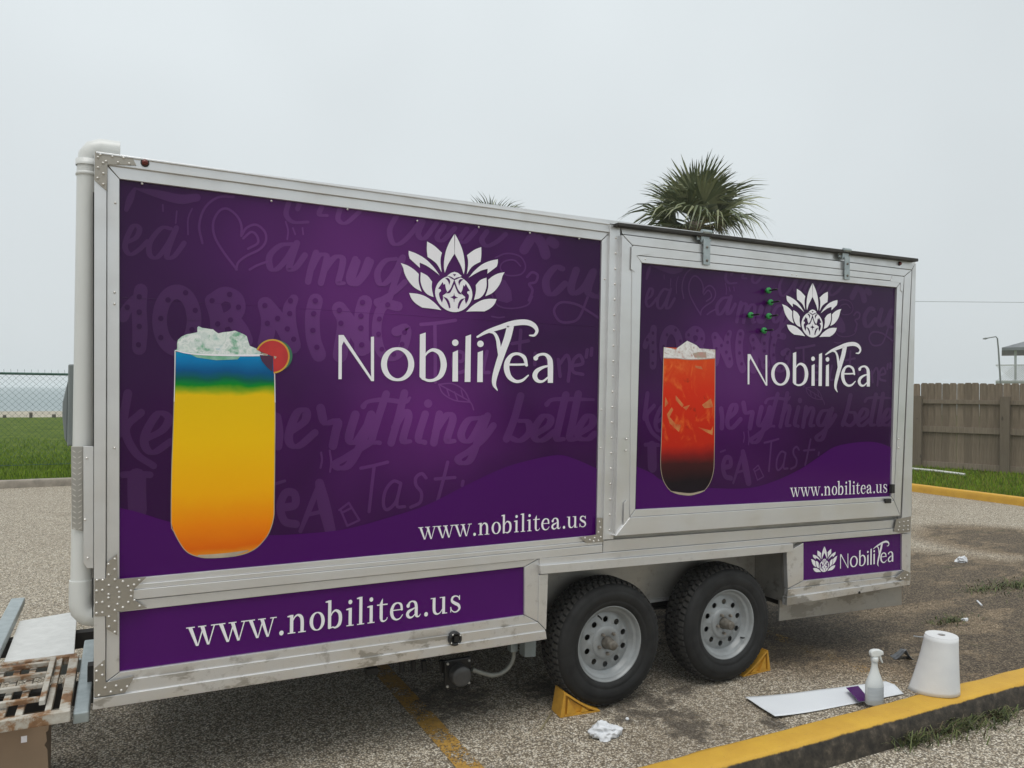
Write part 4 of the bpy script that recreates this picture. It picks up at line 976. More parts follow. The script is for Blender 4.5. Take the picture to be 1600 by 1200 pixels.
DOTS1 = [(150, 775), (150, 870), (150, 960), (145, 1075), (75, 840), (440, 750), (285, 910), (500, 860), (285, 1030), (480, 980), (330, 795), (715, 760), (770, 840), (720, 920), (640, 945), (605, 800), (935, 830), (950, 940), (1015, 910), (1075, 975), (1115, 1040), (1095, 800), (1090, 880), (1250, 800), (1240, 880), (1235, 985), (1260, 1090), (1400, 860), (1410, 940), (1545, 810), (1535, 895), (1535, 970), (1540, 1075)]
for x, y in DOTS1: GD.add([circ(x, y, 17, 12)], g1)
for x, y in ((250, 785), (200, 870), (195, 960), (215, 1050), (285, 1080), (335, 1020), (350, 950)): GD.add([circ(x, y, 15, 12)], g2)
gl(gz, 18, [(525, 690), (615, 682), (705, 668)], [(598, 690), (600, 850), (600, 990)], [(690, 880), (740, 880), (745, 840), (705, 835), (690, 900), (715, 940), (760, 930)], [(870, 830), (850, 930), (880, 940)], [(1045, 720), (1040, 830), (1060, 850)], [(1000, 790), (1085, 775)], [(1120, 840), (1118, 900)], [(1180, 860), (1190, 930)],
   [(1240, 872), (1250, 960)], [(1245, 900), (1285, 850), (1300, 900), (1292, 985)], [(1320, 905), (1368, 892), (1352, 850), (1318, 880), (1318, 935), (1368, 950)], [(1392, 822), (1386, 860)], [(1415, 815), (1412, 850)])
gl(g4, 7, [(618, 135), (690, 132), (750, 168), (782, 228)], [(618, 135), (640, 182), (700, 218), (782, 228)], [(618, 135), (720, 190), (782, 228), (800, 268)], [(660, 158), (672, 195)], [(700, 175), (715, 215)], [(735, 165), (745, 205)])
gs(g3, 40, [(285, 385), (270, 470), (255, 560)], [(345, 470), (275, 545), (320, 650), (400, 708)], [(362, 590), (440, 548), (468, 495), (420, 475), (365, 560), (362, 620), (400, 648), (475, 600)],
   [(950, 490), (960, 560), (955, 620)], [(1002, 562), (1075, 508), (1078, 462), (1040, 472), (1005, 560), (1010, 610), (1050, 618), (1120, 560)], [(1145, 450), (1165, 515), (1220, 508), (1212, 560), (1200, 618)], [(1300, 480), (1272, 585), (1305, 598), (1360, 520)], [(1371, 480), (1330, 600), (1275, 700), (1230, 718), (1212, 698), (1262, 668), (1371, 600)])
gs(g4, 40, [(345, 185), (300, 320), (272, 425), (310, 440)], [(440, 180), (410, 300), (370, 440)], [(388, 360), (440, 278), (462, 305), (432, 425), (470, 432)], [(548, 290), (512, 415), (545, 438)], [(622, 290), (592, 440)], [(600, 380), (660, 295), (692, 315), (662, 425), (700, 430)],
   [(832, 310), (772, 322), (735, 390), (750, 428), (790, 418), (850, 312)], [(872, 300), (822, 430), (782, 528), (738, 545), (720, 520), (780, 480), (850, 420), (902, 350)],
   [(1045, 195), (1010, 320), (970, 420)], [(985, 410), (1040, 428), (1090, 385), (1082, 332), (1035, 325)], [(1130, 390), (1188, 352), (1200, 312), (1160, 302), (1115, 370), (1120, 418), (1160, 425), (1222, 380)], [(1280, 190), (1250, 320), (1232, 415), (1270, 420)], [(1345, 185), (1318, 320), (1300, 415), (1335, 420)], [(1350, 392), (1412, 352), (1420, 312), (1388, 302), (1345, 370), (1350, 414), (1395, 420), (1430, 392)])
gs(g4, 26, [(225, 250, 30), (250, 225, 20), (330, 215, 24), (440, 226, 24), (468, 205, 14)], [(1180, 240, 26), (1210, 215, 20), (1300, 212, 24), (1425, 215, 14)], nib=0.)
GA.add([circ(563, 235, 22)], g4)
gl(g4, 17, [(212, 572), (280, 558), (352, 540)], [(282, 560), (268, 680), (255, 798)], [(420, 650), (380, 640), (340, 690), (330, 760), (350, 788), (395, 745), (420, 655)], [(418, 660), (400, 765), (440, 772)], [(552, 622), (530, 600), (500, 620), (500, 660), (528, 700), (520, 750), (472, 775)], [(665, 540), (640, 640), (612, 742)], [(600, 628), (702, 620)], [(745, 640), (740, 662)])
gl(g4, 11, [(100, 790), (150, 752)], [(150, 752), (205, 842)], [(205, 842), (142, 872)], [(142, 872), (110, 795)], [(112, 805), (160, 780)])
gl(g4, 11, [(5, 490), (10, 530), (2, 570)], [(50, 480), (58, 540), (52, 590)])
gs(g3, 36, [(975, 895), (1030, 882), (1028, 832), (988, 830), (965, 890), (985, 955), (1035, 968)], [(1145, 780, 26), (1100, 890, 26), (1055, 1000, 18)], [(1140, 785, 40), (1160, 880, 56), (1188, 995, 50)], [(1095, 925, 18), (1160, 910, 18)], [(945, 788, 14), (985, 775, 14)], nib=0.)
gs(g3, 84, [(325, 760), (325, 830), (328, 905)], nib=0.); gs(g3, 30, [(262, 748), (320, 745), (385, 748)], nib=0.)
tag(GA.build('ghost_lettering', MT['p_ghost'], big), kind='stuff'); tag(GL.build('ghost_sketches', MT['p_line'], big), kind='stuff'); tag(GD.build('ghost_spots', MT['p_dot'], big), kind='stuff')
cb = [pt(*p) for p in BIG]; cw = [pt(*p, YW) for p in WIN]
mG = sim(((cb[0][0], cb[3][1]), (cb[1][0], cb[1][1])), ((cw[0][0]+.01, cw[3][1]-.005), (cw[1][0]-.01, cw[0][1])))
tag(GA.mapped(mG, YW).build('ghost_lettering', MT['p_ghost'], door), kind='stuff'); tag(GL.mapped(mG, YW).build('ghost_sketches', MT['p_line'], door), kind='stuff'); tag(GD.mapped(mG, YW).build('ghost_spots', MT['p_dot'], door), kind='stuff')
# lengthwise joint of the sheets telegraphing through the film
b = MB(); pa, pb = [atY(*q, 0.) for q in ((190, 465), (938, 511))]
b.tube([tuple(pa+(pb-pa)*t+np.array([0, .0005, .0015*math.sin(t*40)])) for t in np.linspace(0, 1, 50)], .0016, 6).build('sheet_joint', MT['p_base'], big)

# ---- the printed drinks
def drink_mat(name, zt, zb, stops, patches=None, sl=0.):
    m, nt, bs = _new(name); P = pos(nt); s = N(nt, 'ShaderNodeSeparateXYZ'); nt.links.new(P, s.inputs[0])
    t = maprange(nt, s.outputs['Z'], zt, zb, 0, 1, False)
    t = math_(nt, 'ADD', t, math_(nt, 'MULTIPLY', math_(nt, 'SUBTRACT', noise(nt, 9, 4, .5, scaled(nt, P, (1, 1, 1.6))), .5), sl))
    col = ramp(nt, t, stops)
    if patches:
        f = noise(nt, patches[0], 4, .6, scaled(nt, P, (1, 1, .6)), .8)
        k = math_(nt, 'MULTIPLY', maprange(nt, f, patches[2], patches[3]), maprange(nt, t, .72, .55))
        col = mix(nt, k, col, patches[1])
        k2 = math_(nt, 'MULTIPLY', maprange(nt, noise(nt, patches[0]*1.6, 3, .5, P), .62, .72), maprange(nt, t, .6, .5))
        col = mix(nt, math_(nt, 'MULTIPLY', k2, .5), col, (.17, .02, .006))
    nt.links.new(col, bs.inputs['Base Color']); bs.inputs['Roughness'].default_value = .2; bs.inputs['Specular IOR Level'].default_value = .2
    return m
d3 = lambda L_: [(100+x/2.857, 480+y/2.857) for x, y in L_]
glass = [(497, 200), (494, 350), (490, 450), (484, 620), (480, 750), (478, 960), (490, 1000), (510, 1040), (535, 1078), (562, 1100), (600, 1113), (640, 1118), (730, 1114), (800, 1102), (850, 1080), (885, 1048), (915, 1005), (935, 940), (938, 860), (942, 500), (940, 350), (936, 215)]
za, zb = atY(350, 545)[2], atY(350, 868)[2]
MT['drink_a'] = drink_mat('drink_print_layers', za, zb, [(0, (.0, .34, .50)), (.05, (.0, .19, .46)), (.115, (.0, .085, .24)), (.15, (.0, .11, .07)), (.175, (.0, .24, .015)), (.20, (.26, .38, .008)), (.225, (.78, .50, .002)), (.45, (.86, .50, .002)), (.70, (.88, .40, .002)), (.85, (.84, .23, .002)), (.96, (.72, .13, .002)), (1, (.70, .28, .02))], sl=.05)
MT['edge_print'] = pbr('glass_edge_print', (.50, .42, .30), (.34, .28, .22), 6, .22, world=True)
def ice_mat(name, stops, sc, tints=()):
    m, nt, bs = _new(name); P = pos(nt)
    v = N(nt, 'ShaderNodeTexVoronoi'); v.inputs['Scale'].default_value = sc; v.feature = 'SMOOTH_F1'
    nz = N(nt, 'ShaderNodeTexNoise'); nz.inputs['Scale'].default_value = sc*.8; nt.links.new(P, nz.inputs['Vector'])
    nt.links.new(mix(nt, .25, P, nz.outputs['Color']), v.inputs['Vector'])
    f = math_(nt, 'ADD', math_(nt, 'MULTIPLY', v.outputs['Distance'], .6), math_(nt, 'MULTIPLY', noise(nt, sc*1.6, 5, .6, P, .6), .6))
    col = ramp(nt, f, stops)
    for seed, c, a, b_ in tints:
        n4 = N(nt, 'ShaderNodeTexNoise', noise_dimensions='4D'); n4.inputs['W'].default_value = seed; n4.inputs['Scale'].default_value = 9; n4.inputs['Detail'].default_value = 5; n4.inputs['Roughness'].default_value = .65; nt.links.new(P, n4.inputs['Vector'])
        col = mix(nt, math_(nt, 'MULTIPLY', maprange(nt, n4.outputs['Fac'], a, b_), .85), col, c)
    nt.links.new(col, bs.inputs['Base Color']); bs.inputs['Roughness'].default_value = .22; bs.inputs['Specular IOR Level'].default_value = .2
    return m
MT['ice_print'] = ice_mat('ice_print', [(.30, (.25, .48, .44)), (.40, (.55, .66, .61)), (.50, (.74, .78, .75)), (.60, (.58, .66, .63)), (.68, (.80, .82, .80)), (.80, (.42, .52, .50))], 15, ((1.3, (.10, .36, .20), .56, .66), (5.1, (.02, .30, .40), .57, .66), (9.7, (.50, .27, .22), .64, .70)))
MT['ice_print_b'] = ice_mat('ice_print_red_glass', [(.30, (.50, .30, .27)), (.42, (.66, .62, .60)), (.55, (.80, .79, .78)), (.68, (.58, .52, .50)), (.8, (.84, .83, .82))], 19, ((3.3, (.42, .12, .08), .60, .70),))
MT['ice_green'] = pbr('ice_green_print', (.14, .40, .24), (.30, .52, .42), 22, .22, world=True)
MT['ice_teal'] = pbr('ice_teal_print', (.03, .30, .38), (.20, .48, .50), 26, .22, world=True)
MT['ice_pink'] = pbr('ice_pink_print', (.50, .25, .22), (.32, .42, .30), 20, .22, world=True)
MT['fruit_red'] = pbr('fruit_red_print', (.52, .022, .020), (.40, .014, .016), 8, .22, world=True)
MT['fruit_rind'] = pbr('fruit_rind_print', (.66, .36, .03), (.5, .25, .03), 8, .22, world=True)
MT['fruit_green'] = pbr('fruit_green_print', (.04, .18, .09), (.03, .12, .07), 8, .22, world=True)
MT['fruit_dark'] = pbr('fruit_dark_print', (.075, .012, .045), (.04, .01, .05), 12, .22, world=True)
f7 = zoom(250, 490, 7.2727)
def art(off, polys, mat, par, name, f=None, Y=0.):
    A = Art(Y, off, .00004)
    for p in polys: A.add([p] if isinstance(p[0][0], (int, float)) else p, f)
    return A.build(name, MT[mat], par)
f3 = zoom(100, 480, 2.857)
art(0.0035, [glass], 'drink_a', big, 'drink_print', f3)
art(0.0039, [ribbon([(p[0], p[1], 3.5) for p in glass], n=3, cap=False), ribbon([(600, 1108, 6), (660, 1110, 16), (740, 1104, 18), (820, 1086, 5)])], 'edge_print', big, 'glass_outline', f3)
ice = [(195, 395), (193, 345), (203, 300), (245, 262), (300, 236), (360, 226), (424, 212), (423, 158), (438, 144), (480, 163), (545, 172), (602, 180), (630, 204), (660, 225), (720, 212), (790, 205), (850, 194), (905, 216), (955, 238), (985, 258), (1000, 312), (1018, 366), (1060, 384), (1100, 400), (1145, 440), (1140, 462), (700, 470), (300, 450), (172, 425)]
art(0.0039, [ice], 'ice_print', big, 'ice_print', f7)
art(0.0043, [[(300, 440), (420, 500), (640, 530), (880, 520), (910, 488), (700, 470)]], 'ice_green', big, 'ice_green_print', f7)
art(0.0050, [ribbon([(170, 418, 8), (300, 448, 14), (500, 466, 18), (800, 474, 20), (1050, 474, 22), (1210, 470, 22)]), ribbon([(170, 425, 10), (168, 600, 8), (165, 780, 8), (160, 1000, 8)], cap=False), ribbon([(1302, 680, 6), (1304, 850, 8), (1306, 1010, 8)], cap=False)], 'white_print', big, 'glass_rim_print', f7)
art(0.0054, [[(1340, 310)]+[(1310+192*math.cos(t), 480+180*math.sin(t)) for t in np.linspace(-1.35, .95, 14)]+[(1390, 620), (1440, 500), (1420, 390)]], 'fruit_green', big, 'fruit_green_print', f7)
fr_ = lambda r: [(1275+r*math.cos(t), 486+r*math.sin(t)) for t in np.linspace(-2.75, 1.5, 26)]
art(0.0057, [fr_(196)+[(1282, 490)]], 'fruit_rind', big, 'fruit_rind_print', f7)
art(0.0060, [fr_(178)+[(1282, 490)]], 'fruit_red', big, 'fruit_red_print', f7)
art(0.0063, [[(1130, 470), (1280, 485), (1275, 660), (1215, 610), (1155, 540)]], 'fruit_dark', big, 'fruit_shade_print', f7)
art(0.0066, [[(1290, 480), (1325, 492), (1300, 520)], ribbon([(1145, 448, 10), (1200, 468, 22), (1215, 474, 10)])], 'edge_print', big, 'fruit_pip_print', f7)
# red drink on the flap
fw = zoom(980, 500, 4, YW)
gl2 = [(226, 170), (224, 240), (218, 500), (212, 720), (206, 880), (212, 960), (232, 1020), (270, 1068), (320, 1088), (370, 1092), (430, 1086), (480, 1064), (515, 1015), (535, 950), (541, 860), (545, 500), (547, 185)]
za, zb = atY(1075, 545, YW)[2], atY(1075, 770, YW)[2]
MT['drink_b'] = drink_mat('drink_print_red', za, zb, [(0, (.62, .08, .008)), (.08, (.66, .060, .006)), (.3, (.64, .026, .005)), (.66, (.50, .020, .008)), (.73, (.24, .012, .012)), (.80, (.05, .010, .012)), (.92, (.010, .006, .010)), (1, (.010, .006, .012))], (11, (.74, .15, .025), .52, .76), .05)
art(0.0035, [gl2], 'drink_b', door, 'drink_print', fw, YW)
art(0.0039, [[(226, 170), (300, 182), (330, 160), (372, 130), (430, 158), (450, 178), (547, 185), (545, 238), (480, 244), (380, 246), (300, 236), (222, 238)]], 'ice_print_b', door, 'ice_print', fw, YW)
art(0.0043, [[(405, 210), (440, 200), (490, 202), (492, 236), (420, 236)], ribbon([(224, 238, 6), (300, 240, 5), (400, 247, 6), (545, 240, 5)])], 'ice_pink', door, 'ice_pink_print', fw, YW)
art(0.0039, [ribbon([(p[0], p[1], 3) for p in gl2], n=3, cap=False), ribbon([(270, 1070, 4), (330, 1084, 14), (400, 1088, 14), (480, 1066, 5)])], 'edge_print', door, 'glass_outline', fw, YW)
MT['orange_print'] = pbr('orange_ice_print', (.60, .24, .07), (.52, .08, .02), 18, .22, world=True)
art(0.0040, [[(245, 590), (275, 545), (285, 560), (262, 605), (300, 650), (335, 655), (320, 700), (262, 645)], [(465, 530), (520, 490), (535, 545), (480, 552)], [(345, 545), (390, 530), (365, 565)], [(300, 470), (350, 530), (340, 545), (300, 500)], [(440, 670), (520, 690), (535, 660), (530, 720), (490, 700)], [(420, 285), (460, 290), (470, 310), (425, 300)], [(235, 480), (255, 520), (232, 545)]], 'orange_print', door, 'ice_glint_print', fw, YW)

# ---- wheels
def make_rim():
    b = MB()
    b.lathe([(.196, .070), (.190, .085), (.202, .012), (.207, .004), (.204, .0), (.198, .004), (.193, .018), (.187, .026), (.178, .030), (.172, .034), (.168, .058), (.160, .060)][2:], 56, 'Y')
    # disc with ten round holes
    nh, rh, hr, r0, r1 = 10, .123, .0165, .092, .160
    for k in range(nh):
        a0 = 2*math.pi*(k+.5)/nh; i0 = len(b.v); n = 28; half = math.pi/nh; hc = Vector((rh*math.cos(a0), rh*math.sin(a0)))
        def yy(r): return .060-.020*((.160-r)/.068)
        rim_pts = []
        for j in range(7): a = a0-half+2*half*j/7; rim_pts.append((r1, a))
        for j in range(7): rim_pts.append((r1+(r0-r1)*j/7, a0+half))
        for j in range(7): a = a0+half-2*half*j/7; rim_pts.append((r0, a))
        for j in range(7): rim_pts.append((r0+(r1-r0)*j/7, a0-half))
        for (r, a) in rim_pts: b.v.append((r*math.cos(a), yy(r), r*math.sin(a)))
        for (r, a) in rim_pts:
            p = Vector((r*math.cos(a), r*math.sin(a)))-hc; p.normalize(); q = hc+p*hr; b.v.append((q.x, yy(rh), q.y))
        for (r, a) in rim_pts:
            p = Vector((r*math.cos(a), r*math.sin(a)))-hc; p.normalize(); q = hc+p*hr; b.v.append((q.x, yy(rh)+.006, q.y))
        for j in range(n):
            j2 = (j+1) % n
            b.face((i0+j, i0+j2, i0+n+j2, i0+n+j)); b.face((i0+n+j, i0+n+j2, i0+2*n+j2, i0+2*n+j))
    b.lathe([(.092, .040), (.088, .034), (.080, .030), (.066, .030), (.040, .032), (.030, .040)], 40, 'Y')
    b.lathe([(.190, .020), (.186, .10), (.20, .2)], 40, 'Y')
    return b
def make_tyre():
    b = MB()
    prof = [(.196, .016), (.204, .004), (.215, -.008), (.232, -.013), (.236, -.0115), (.240, -.014), (.265, -.019), (.285, -.018), (.288, -.0155), (.292, -.016), (.312, -.007), (.324, .006), (.329, .022), (.331, .05), (.332, .092), (.331, .134), (.329, .162), (.322, .178), (.30, .196), (.26, .202), (.22, .194), (.196, .17)]
    b.lathe(prof, 72, 'Y')
    rnd = random.Random(1); nb = 56; b.cur = 1
    for row, (y0, y1, ph) in enumerate(((.010, .038, 0), (.044, .070, .5), (.076, .108, 0), (.114, .140, .5), (.146, .174, 0))):
        for k in range(nb):
            a0 = (k+ph)/nb*6.28318; a1 = a0+6.28318/nb*.66; r0 = .326 if row in (0, 4) else .330; r1 = .3455 if row not in (0, 4) else .343
            i = len(b.v); sk = .012*(1 if row % 2 else -1)
            for r in (r0, r1):
                for (a, y) in ((a0, y0), (a1, y0), (a1+sk, y1), (a0+sk, y1)):
                    rr = r - (.010 if (row == 0 and y == y0 and r == r1) or (row == 4 and y == y1 and r == r1) else 0)
                    b.v.append((rr*math.cos(a), y, rr*math.sin(a)))
            for q in ((4, 7, 6, 5), (0, 4, 5, 1), (1, 5, 6, 2), (2, 6, 7, 3), (3, 7, 4, 0)): b.face([i+j for j in q])
    return b
WY = .03
rim_o = make_rim().build('wheel', MT['rim'], TR, True); rim_me = rim_o.data
MT['tread'] = pbr('lighter_tread_rubber', (.045, .043, .040), (.022, .021, .020), 22, .8)  # tread blocks are a lighter grey than the sidewalls
ty_me = make_tyre().build('tyre', [MT['rubber'], MT['tread']], rim_o, True)
hubb = MB().lathe([(.034, .036), (.034, .028), (.031, .022), (.0295, .004), (.0295, -.004), (.026, -.008), (.0255, -.030), (.022, -.034), (.0004, -.034)], 28, 'Y').build('hub_cap', MT['hub'], rim_o, True)
nb_ = MB().lathe([(.0095, .012), (.0095, -.006), (.007, -.011), (.0004, -.012)], 6, 'Y', smooth=False)
nut = nb_.build('lug_nut', MT['nut'], rim_o, True); nut_me = nut.data
val = MB().tube([(.0, .03, .0), (0, .008, -.004), (0, -.004, -.010)], [.005, .0045, .004], 8).build('valve', MT['black'], rim_o, True)
def wheel(x, y, rot, flip=False, src=None):
    if src is None: w = rim_o
    else:
        w = link('wheel', rim_me, TR, True)
    w.location = Vector((x, y, .345))-TR.location; w.rotation_euler = (0, rot, math.pi if flip else 0)
    ch = {}
    for nm, ob in (('tyre', ty_me), ('hub_cap', hubb), ('valve', val)):
        c = ob if src is None else link(nm, ob.data, w, True)
        if nm == 'valve': c.location = (.165*math.cos(.35+1.6), .0, .165*math.sin(.35+1.6))
    for k in range(5):
        c = nut if (src is None and k == 0) else link('lug_nut', nut_me, w, True)
        a = k*2*math.pi/5+.9; c.location = (.0575*math.cos(a), .022, .0575*math.sin(a))
    return w
C1, C2 = 2.4794, 3.3127
wheel(C1, WY, .0)
wheel(C2, WY, 2.62, src=1)
for cx in (C1, C2):
    wheel(cx, YB-.03, 1.0, True, 1)
    MB().tube([(cx, .2, .345), (cx, YB-.2, .345)], .035, 10).lathe([(.001, .17), (.12, .17), (.12, .24), (.001, .25)], 20, 'Y', (cx, 0, .345)).build('axle', MT['underside'], TR)
    b = MB()
    for k in range(3): b.tube([(cx-.36+.04*k, .49, .42-.02*k+.0), (cx-.15, .49, .35+.018*(2-k)), (cx, .49, .31+.018*(3-k)), (cx+.15, .49, .35+.018*(2-k)), (cx+.36-.04*k, .49, .42-.02*k)], .014, 6)
    b.build('leaf_spring', MT['underside'], TR)
MB().box(((C1+C2)/2-.06, .45, .33), ((C1+C2)/2+.06, .53, .46)).build('spring_equaliser', MT['underside'], TR)
# things hanging under the skirt: drain flange, hose, hanger bracket
x, _, z = atY(716, 1052, .22)
o = MB().box((x-.075, .22, z-.075), (x+.075, .245, z+.075)).build('drain_flange', MT['black'], TR, bevel=.008)
MB().lathe([(.052, .0), (.052, -.05), (.046, -.056), (.0004, -.052)], 24, 'Y', (x, .22, z)).build('drain_cap', pbr('dark_grey_cap', (.10, .10, .10), (.06, .06, .06), 9, .3), o)
b = MB()
for dx, dz in ((-.06, .058), (.06, .058), (-.06, -.058), (.06, -.058)): b.lathe([(.007, 0), (.006, -.008), (.0003, -.009)], 8, 'Y', (x+dx, .22, z+dz))
b.build('flange_bolts', MT['rivet'], o)
hp_ = [atY(u, v, .2) for u, v in ((801, 1008), (803, 1022), (798, 1038), (786, 1050), (770, 1055), (752, 1051), (738, 1046))]
MB().tube([tuple(p) for p in crv(hp_, 5)], .012, 10).build('drain_hose', MT['hose'], TR)
xx = hp_[0]; MB().box((xx[0]-.02, .18, xx[2]-.03), (xx[0]+.02, .22, xx[2]+.03)).build('hose_clamp', MT['galv'], TR)
x, _, z = atY(829, 1026, .12); x2 = atY(836, 1026, .12)[0]
plate('spring_hanger', [(820, 1004), (838, 1001), (837, 1026), (820, 1027)], .10, .06, MT['greybox'], TR)
plate('bracket', [(573, 1046), (591, 1043), (591, 1053), (573, 1056)], .15, .04, MT['underside'], TR)
for u in (627, 645, 662, 690):
    p, q = atY(u, 1032, .3), atY(u+1, 1050, .3); MB().tube([tuple(p), tuple(q)], .014, 8).build('pipe_stub', MT['underside'], TR)

# ---- at the front end (left): drain pipe, electrical box, tread-plate corner, tongue
def P3(u, v, Y): return tuple(atY(u, v, Y))
yp = .075; xp = atY(132.2, 600, yp)[0]; rp = .0395
zt_, zb_ = 2.675, .82
e = .045
path = [(xp, yp, zb_+.02), (xp, yp, 1.6), (xp, yp, zt_-.07), (xp+.006, yp, zt_-.035), (xp+.022, yp, zt_-.010), (xp+.045, yp, zt_), (xp+.115, yp, zt_)]
MB().tube(path, [rp]*3+[rp*1.08]*4, 20).build('drain_pipe', MT['pvc'], TR)
zc0, zc1 = atY(132, 250, yp)[2], atY(132, 271, yp)[2]
MB().lathe([(rp*1.0, zc1-.012), (rp*1.10, zc1-.010), (rp*1.10, zc1), (rp*1.02, zc1+.004)], 20, 'Z', (xp, yp, 0)).lathe([(rp*1.02, zc0-.004), (rp*1.13, zc0), (rp*1.11, zt_-.075)], 20, 'Z', (xp, yp, 0)).build('pipe_coupling', MT['pvc'], TR)
MB().tube([(xp, yp, zb_+.12), (xp, yp, zb_+.03), (xp+.005, yp, zb_), (xp+.022, yp, zb_-.022), (xp+.05, yp, zb_-.028), (xp+.075, yp, zb_-.028)], rp*1.12, 20).build('pipe_elbow', MT['pvc'], TR)
b = MB()
for (u, v0, v1) in ((146.6, 300, 905), (145.2, 905, 965)):
    b.prism(pxpoly([(u-1.3, v0), (u+.2, v0), (u+.2, v1), (u-1.3, v1)], .0), (0, .03, 0))
b.build('edge_dark_strip', MT['gap'], TR)  # thin dark strip between the pipe and the corner post
# electrical enclosure with a bowed lid, seen edge-on
za, zb = atY(108, 569, .2)[2], atY(108, 697, .2)[2]; xa = atY(106, 600, .2)[0]
o = MB().box((xa, .2, zb), (XL-.002, .52, za)).build('electrical_box', MT['greybox'], TR, bevel=.006)
MB().prism([(xa-.001, .215, zb+.01), (xa-.001, .215, za-.07), (xa-.008, .215, za-.10), (xa-.019, .215, za-.16), (xa-.019, .215, zb+.12), (xa-.010, .215, zb+.03)], (0, .29, 0)).build('box_lid', MT['greybox'], o, bevel=.003)
# tread plate
tp = plate('tread_plate', [(111, 697.5), (130, 697.5), (130, 830), (112, 826)], .03, .004, MT['alu2'], TR)
b = MB(); k = 0; v = 702
while v < 824:
    for (u0, u1, s) in ((112.5, 119.5, 1), (121, 128.5, -1)):
        a, c = np.array(atY(u0, v-2.2*s+3.5, .0285)), np.array(atY(u1, v+2.2*s+3.5, .0285)); d = c-a; n_ = np.array([-d[2], 0, d[0]]); n_ = n_/np.linalg.norm(n_)*.0024
        b.prism([tuple(a), tuple((a+c)/2+n_), tuple(c), tuple((a+c)/2-n_)], (0, .002, 0))
    v += 8.6
b.build('tread_bars', MT['rivet'], tp)
o = plate('corner_flange', [(130, 697.5), (146.2, 697.5), (146, 888), (136, 888), (130.5, 880)], -.004, .01, MT['alu'], TR)
rivets(o, [(135.5, 716), (133, 812), (137, 872)], -.0042, .005)
# tongue
zt0 = .43
MB().box((-.056, .02, .385), (.0, 1.0, zt0)).build('tongue_channel', MT['galv'], TR, bevel=.006)
b = MB(); A, B = (-.43, .80), (-.425, 1.95)
b.box((-.465, .80, .43), (-.395, 1.86, .475)).build('tongue_channel', MT['galv'], TR, bevel=.006)
MB().prism([(-.375, .80, .412), (-.09, .775, .412), (-.115, 1.58, .412), (-.385, 1.50, .412)], (0, 0, .02)).build('tongue_plate', pbr('bright_sheet', (.72, .72, .70), (.62, .62, .60), 20, .4, .25, bmp=.2, bscale=14, bdist=.006), TR, bevel=.002)
MB().box((-.37, .752, .35), (-.06, .775, .41)).build('plate_edge', MT['galv'], TR)
for y in (.46, 1.30): MB().box((-1.5, y, .30), (.02, y+.07, .384)).build('tongue_beam', MT['underside'], TR)

# ---------------------------------------------------------------- loose things round the trailer
# rusty rack on the tongue
def rust_mat():
    m, nt, bs = _new('rusty_white_paint'); P = pos(nt)
    f = noise(nt, 9, 7, .7, P, .2)
    c = ramp(nt, f, [(.38, (.50, .48, .43)), (.50, (.40, .36, .30)), (.57, (.24, .13, .06)), (.72, (.10, .042, .022))])
    nt.links.new(c, bs.inputs['Base Color']); bs.inputs['Roughness'].default_value = .75
    bump(nt, bs, noise(nt, 60, 4, .7, P), .4, .002); return m
MT['rust'] = rust_mat()
rk = empty('metal_rack', (-.33, .38, .39), 'rusty white-painted metal rack on the trailer tongue at lower left', 'rack')
zr = .45
MB().box((-.62, .0, zr-.045), (-.064, .035, zr)).build('frame_bar', MT['rust'], rk, bevel=.004)
MB().box((-.62, .70, zr-.04), (-.075, .735, zr)).build('frame_bar', MT['rust'], rk, bevel=.004)
MB().box((-.105, .036, zr-.035), (-.066, .699, zr)).build('frame_bar', MT['rust'], rk, bevel=.004)
MB().box((-.155, .036, zr-.03), (-.132, .699, zr-.004)).build('rack_bar', MT['rust'], rk, bevel=.003)
for x in (-.255, -.315, -.375, -.435): MB().box((x, .036, zr-.026), (x+.026, .699, zr-.010)).build('rack_bar', MT['rust'], rk, bevel=.003)
for k, y in enumerate((.14, .30, .44, .585)): MB().box((-.62, y, zr+.001), (-.178, y+.022, zr+.020)).build('cross_bar', MT['rust'], rk, bevel=.003)
MB().box((-.178, .10, zr+.001), (-.156, .65, zr+.022)).build('cross_bar', MT['rust'], rk, bevel=.003)
for x in (-.5, -.1): MB().box((x-.02, .47, .384), (x+.02, .52, .406)).build('foot', MT['rust'], rk)

MT['card'] = pbr('brown_cardboard', (.29, .205, .135), (.245, .17, .11), 3, .85, bmp=.1, bscale=30)
bx = empty('cardboard_box', (-.42, .35, 0), 'torn brown cardboard box standing under the rusty rack', 'box')
xr = atY(77, 1150, .12)[0]
edge = [(xr, .375), (xr-.004, .34), (xr-.012, .335), (xr-.008, .30), (xr-.016, .285), (xr-.006, .265), (xr-.002, .20), (xr, .0)]
MB().prism([(-.70, .12, 0), (-.70, .12, .375)]+[(x, .12, z) for x, z in edge], (0, .006, 0)).build('front_board', MT['card'], bx)
MB().box((xr-.03, .127, 0), (xr-.024, .58, .36)).build('side_board', MT['card'], bx)
MB().box((-.70, .575, 0), (xr-.031, .581, .36)).build('back_board', MT['card'], bx)
MB().prism([(xr-.02, .13, .004), (xr+.17, .18, .012), (xr+.19, .40, .010), (xr-.02, .45, .004)], (0, 0, .005)).build('flap', MT['card'], bx)
x, _, z = atY(37.5, 1155, .1185); MB().box((x-.010, .1185, z-.013), (x+.010, .1198, z+.012)).build('sticker', MT['white_print'], bx)

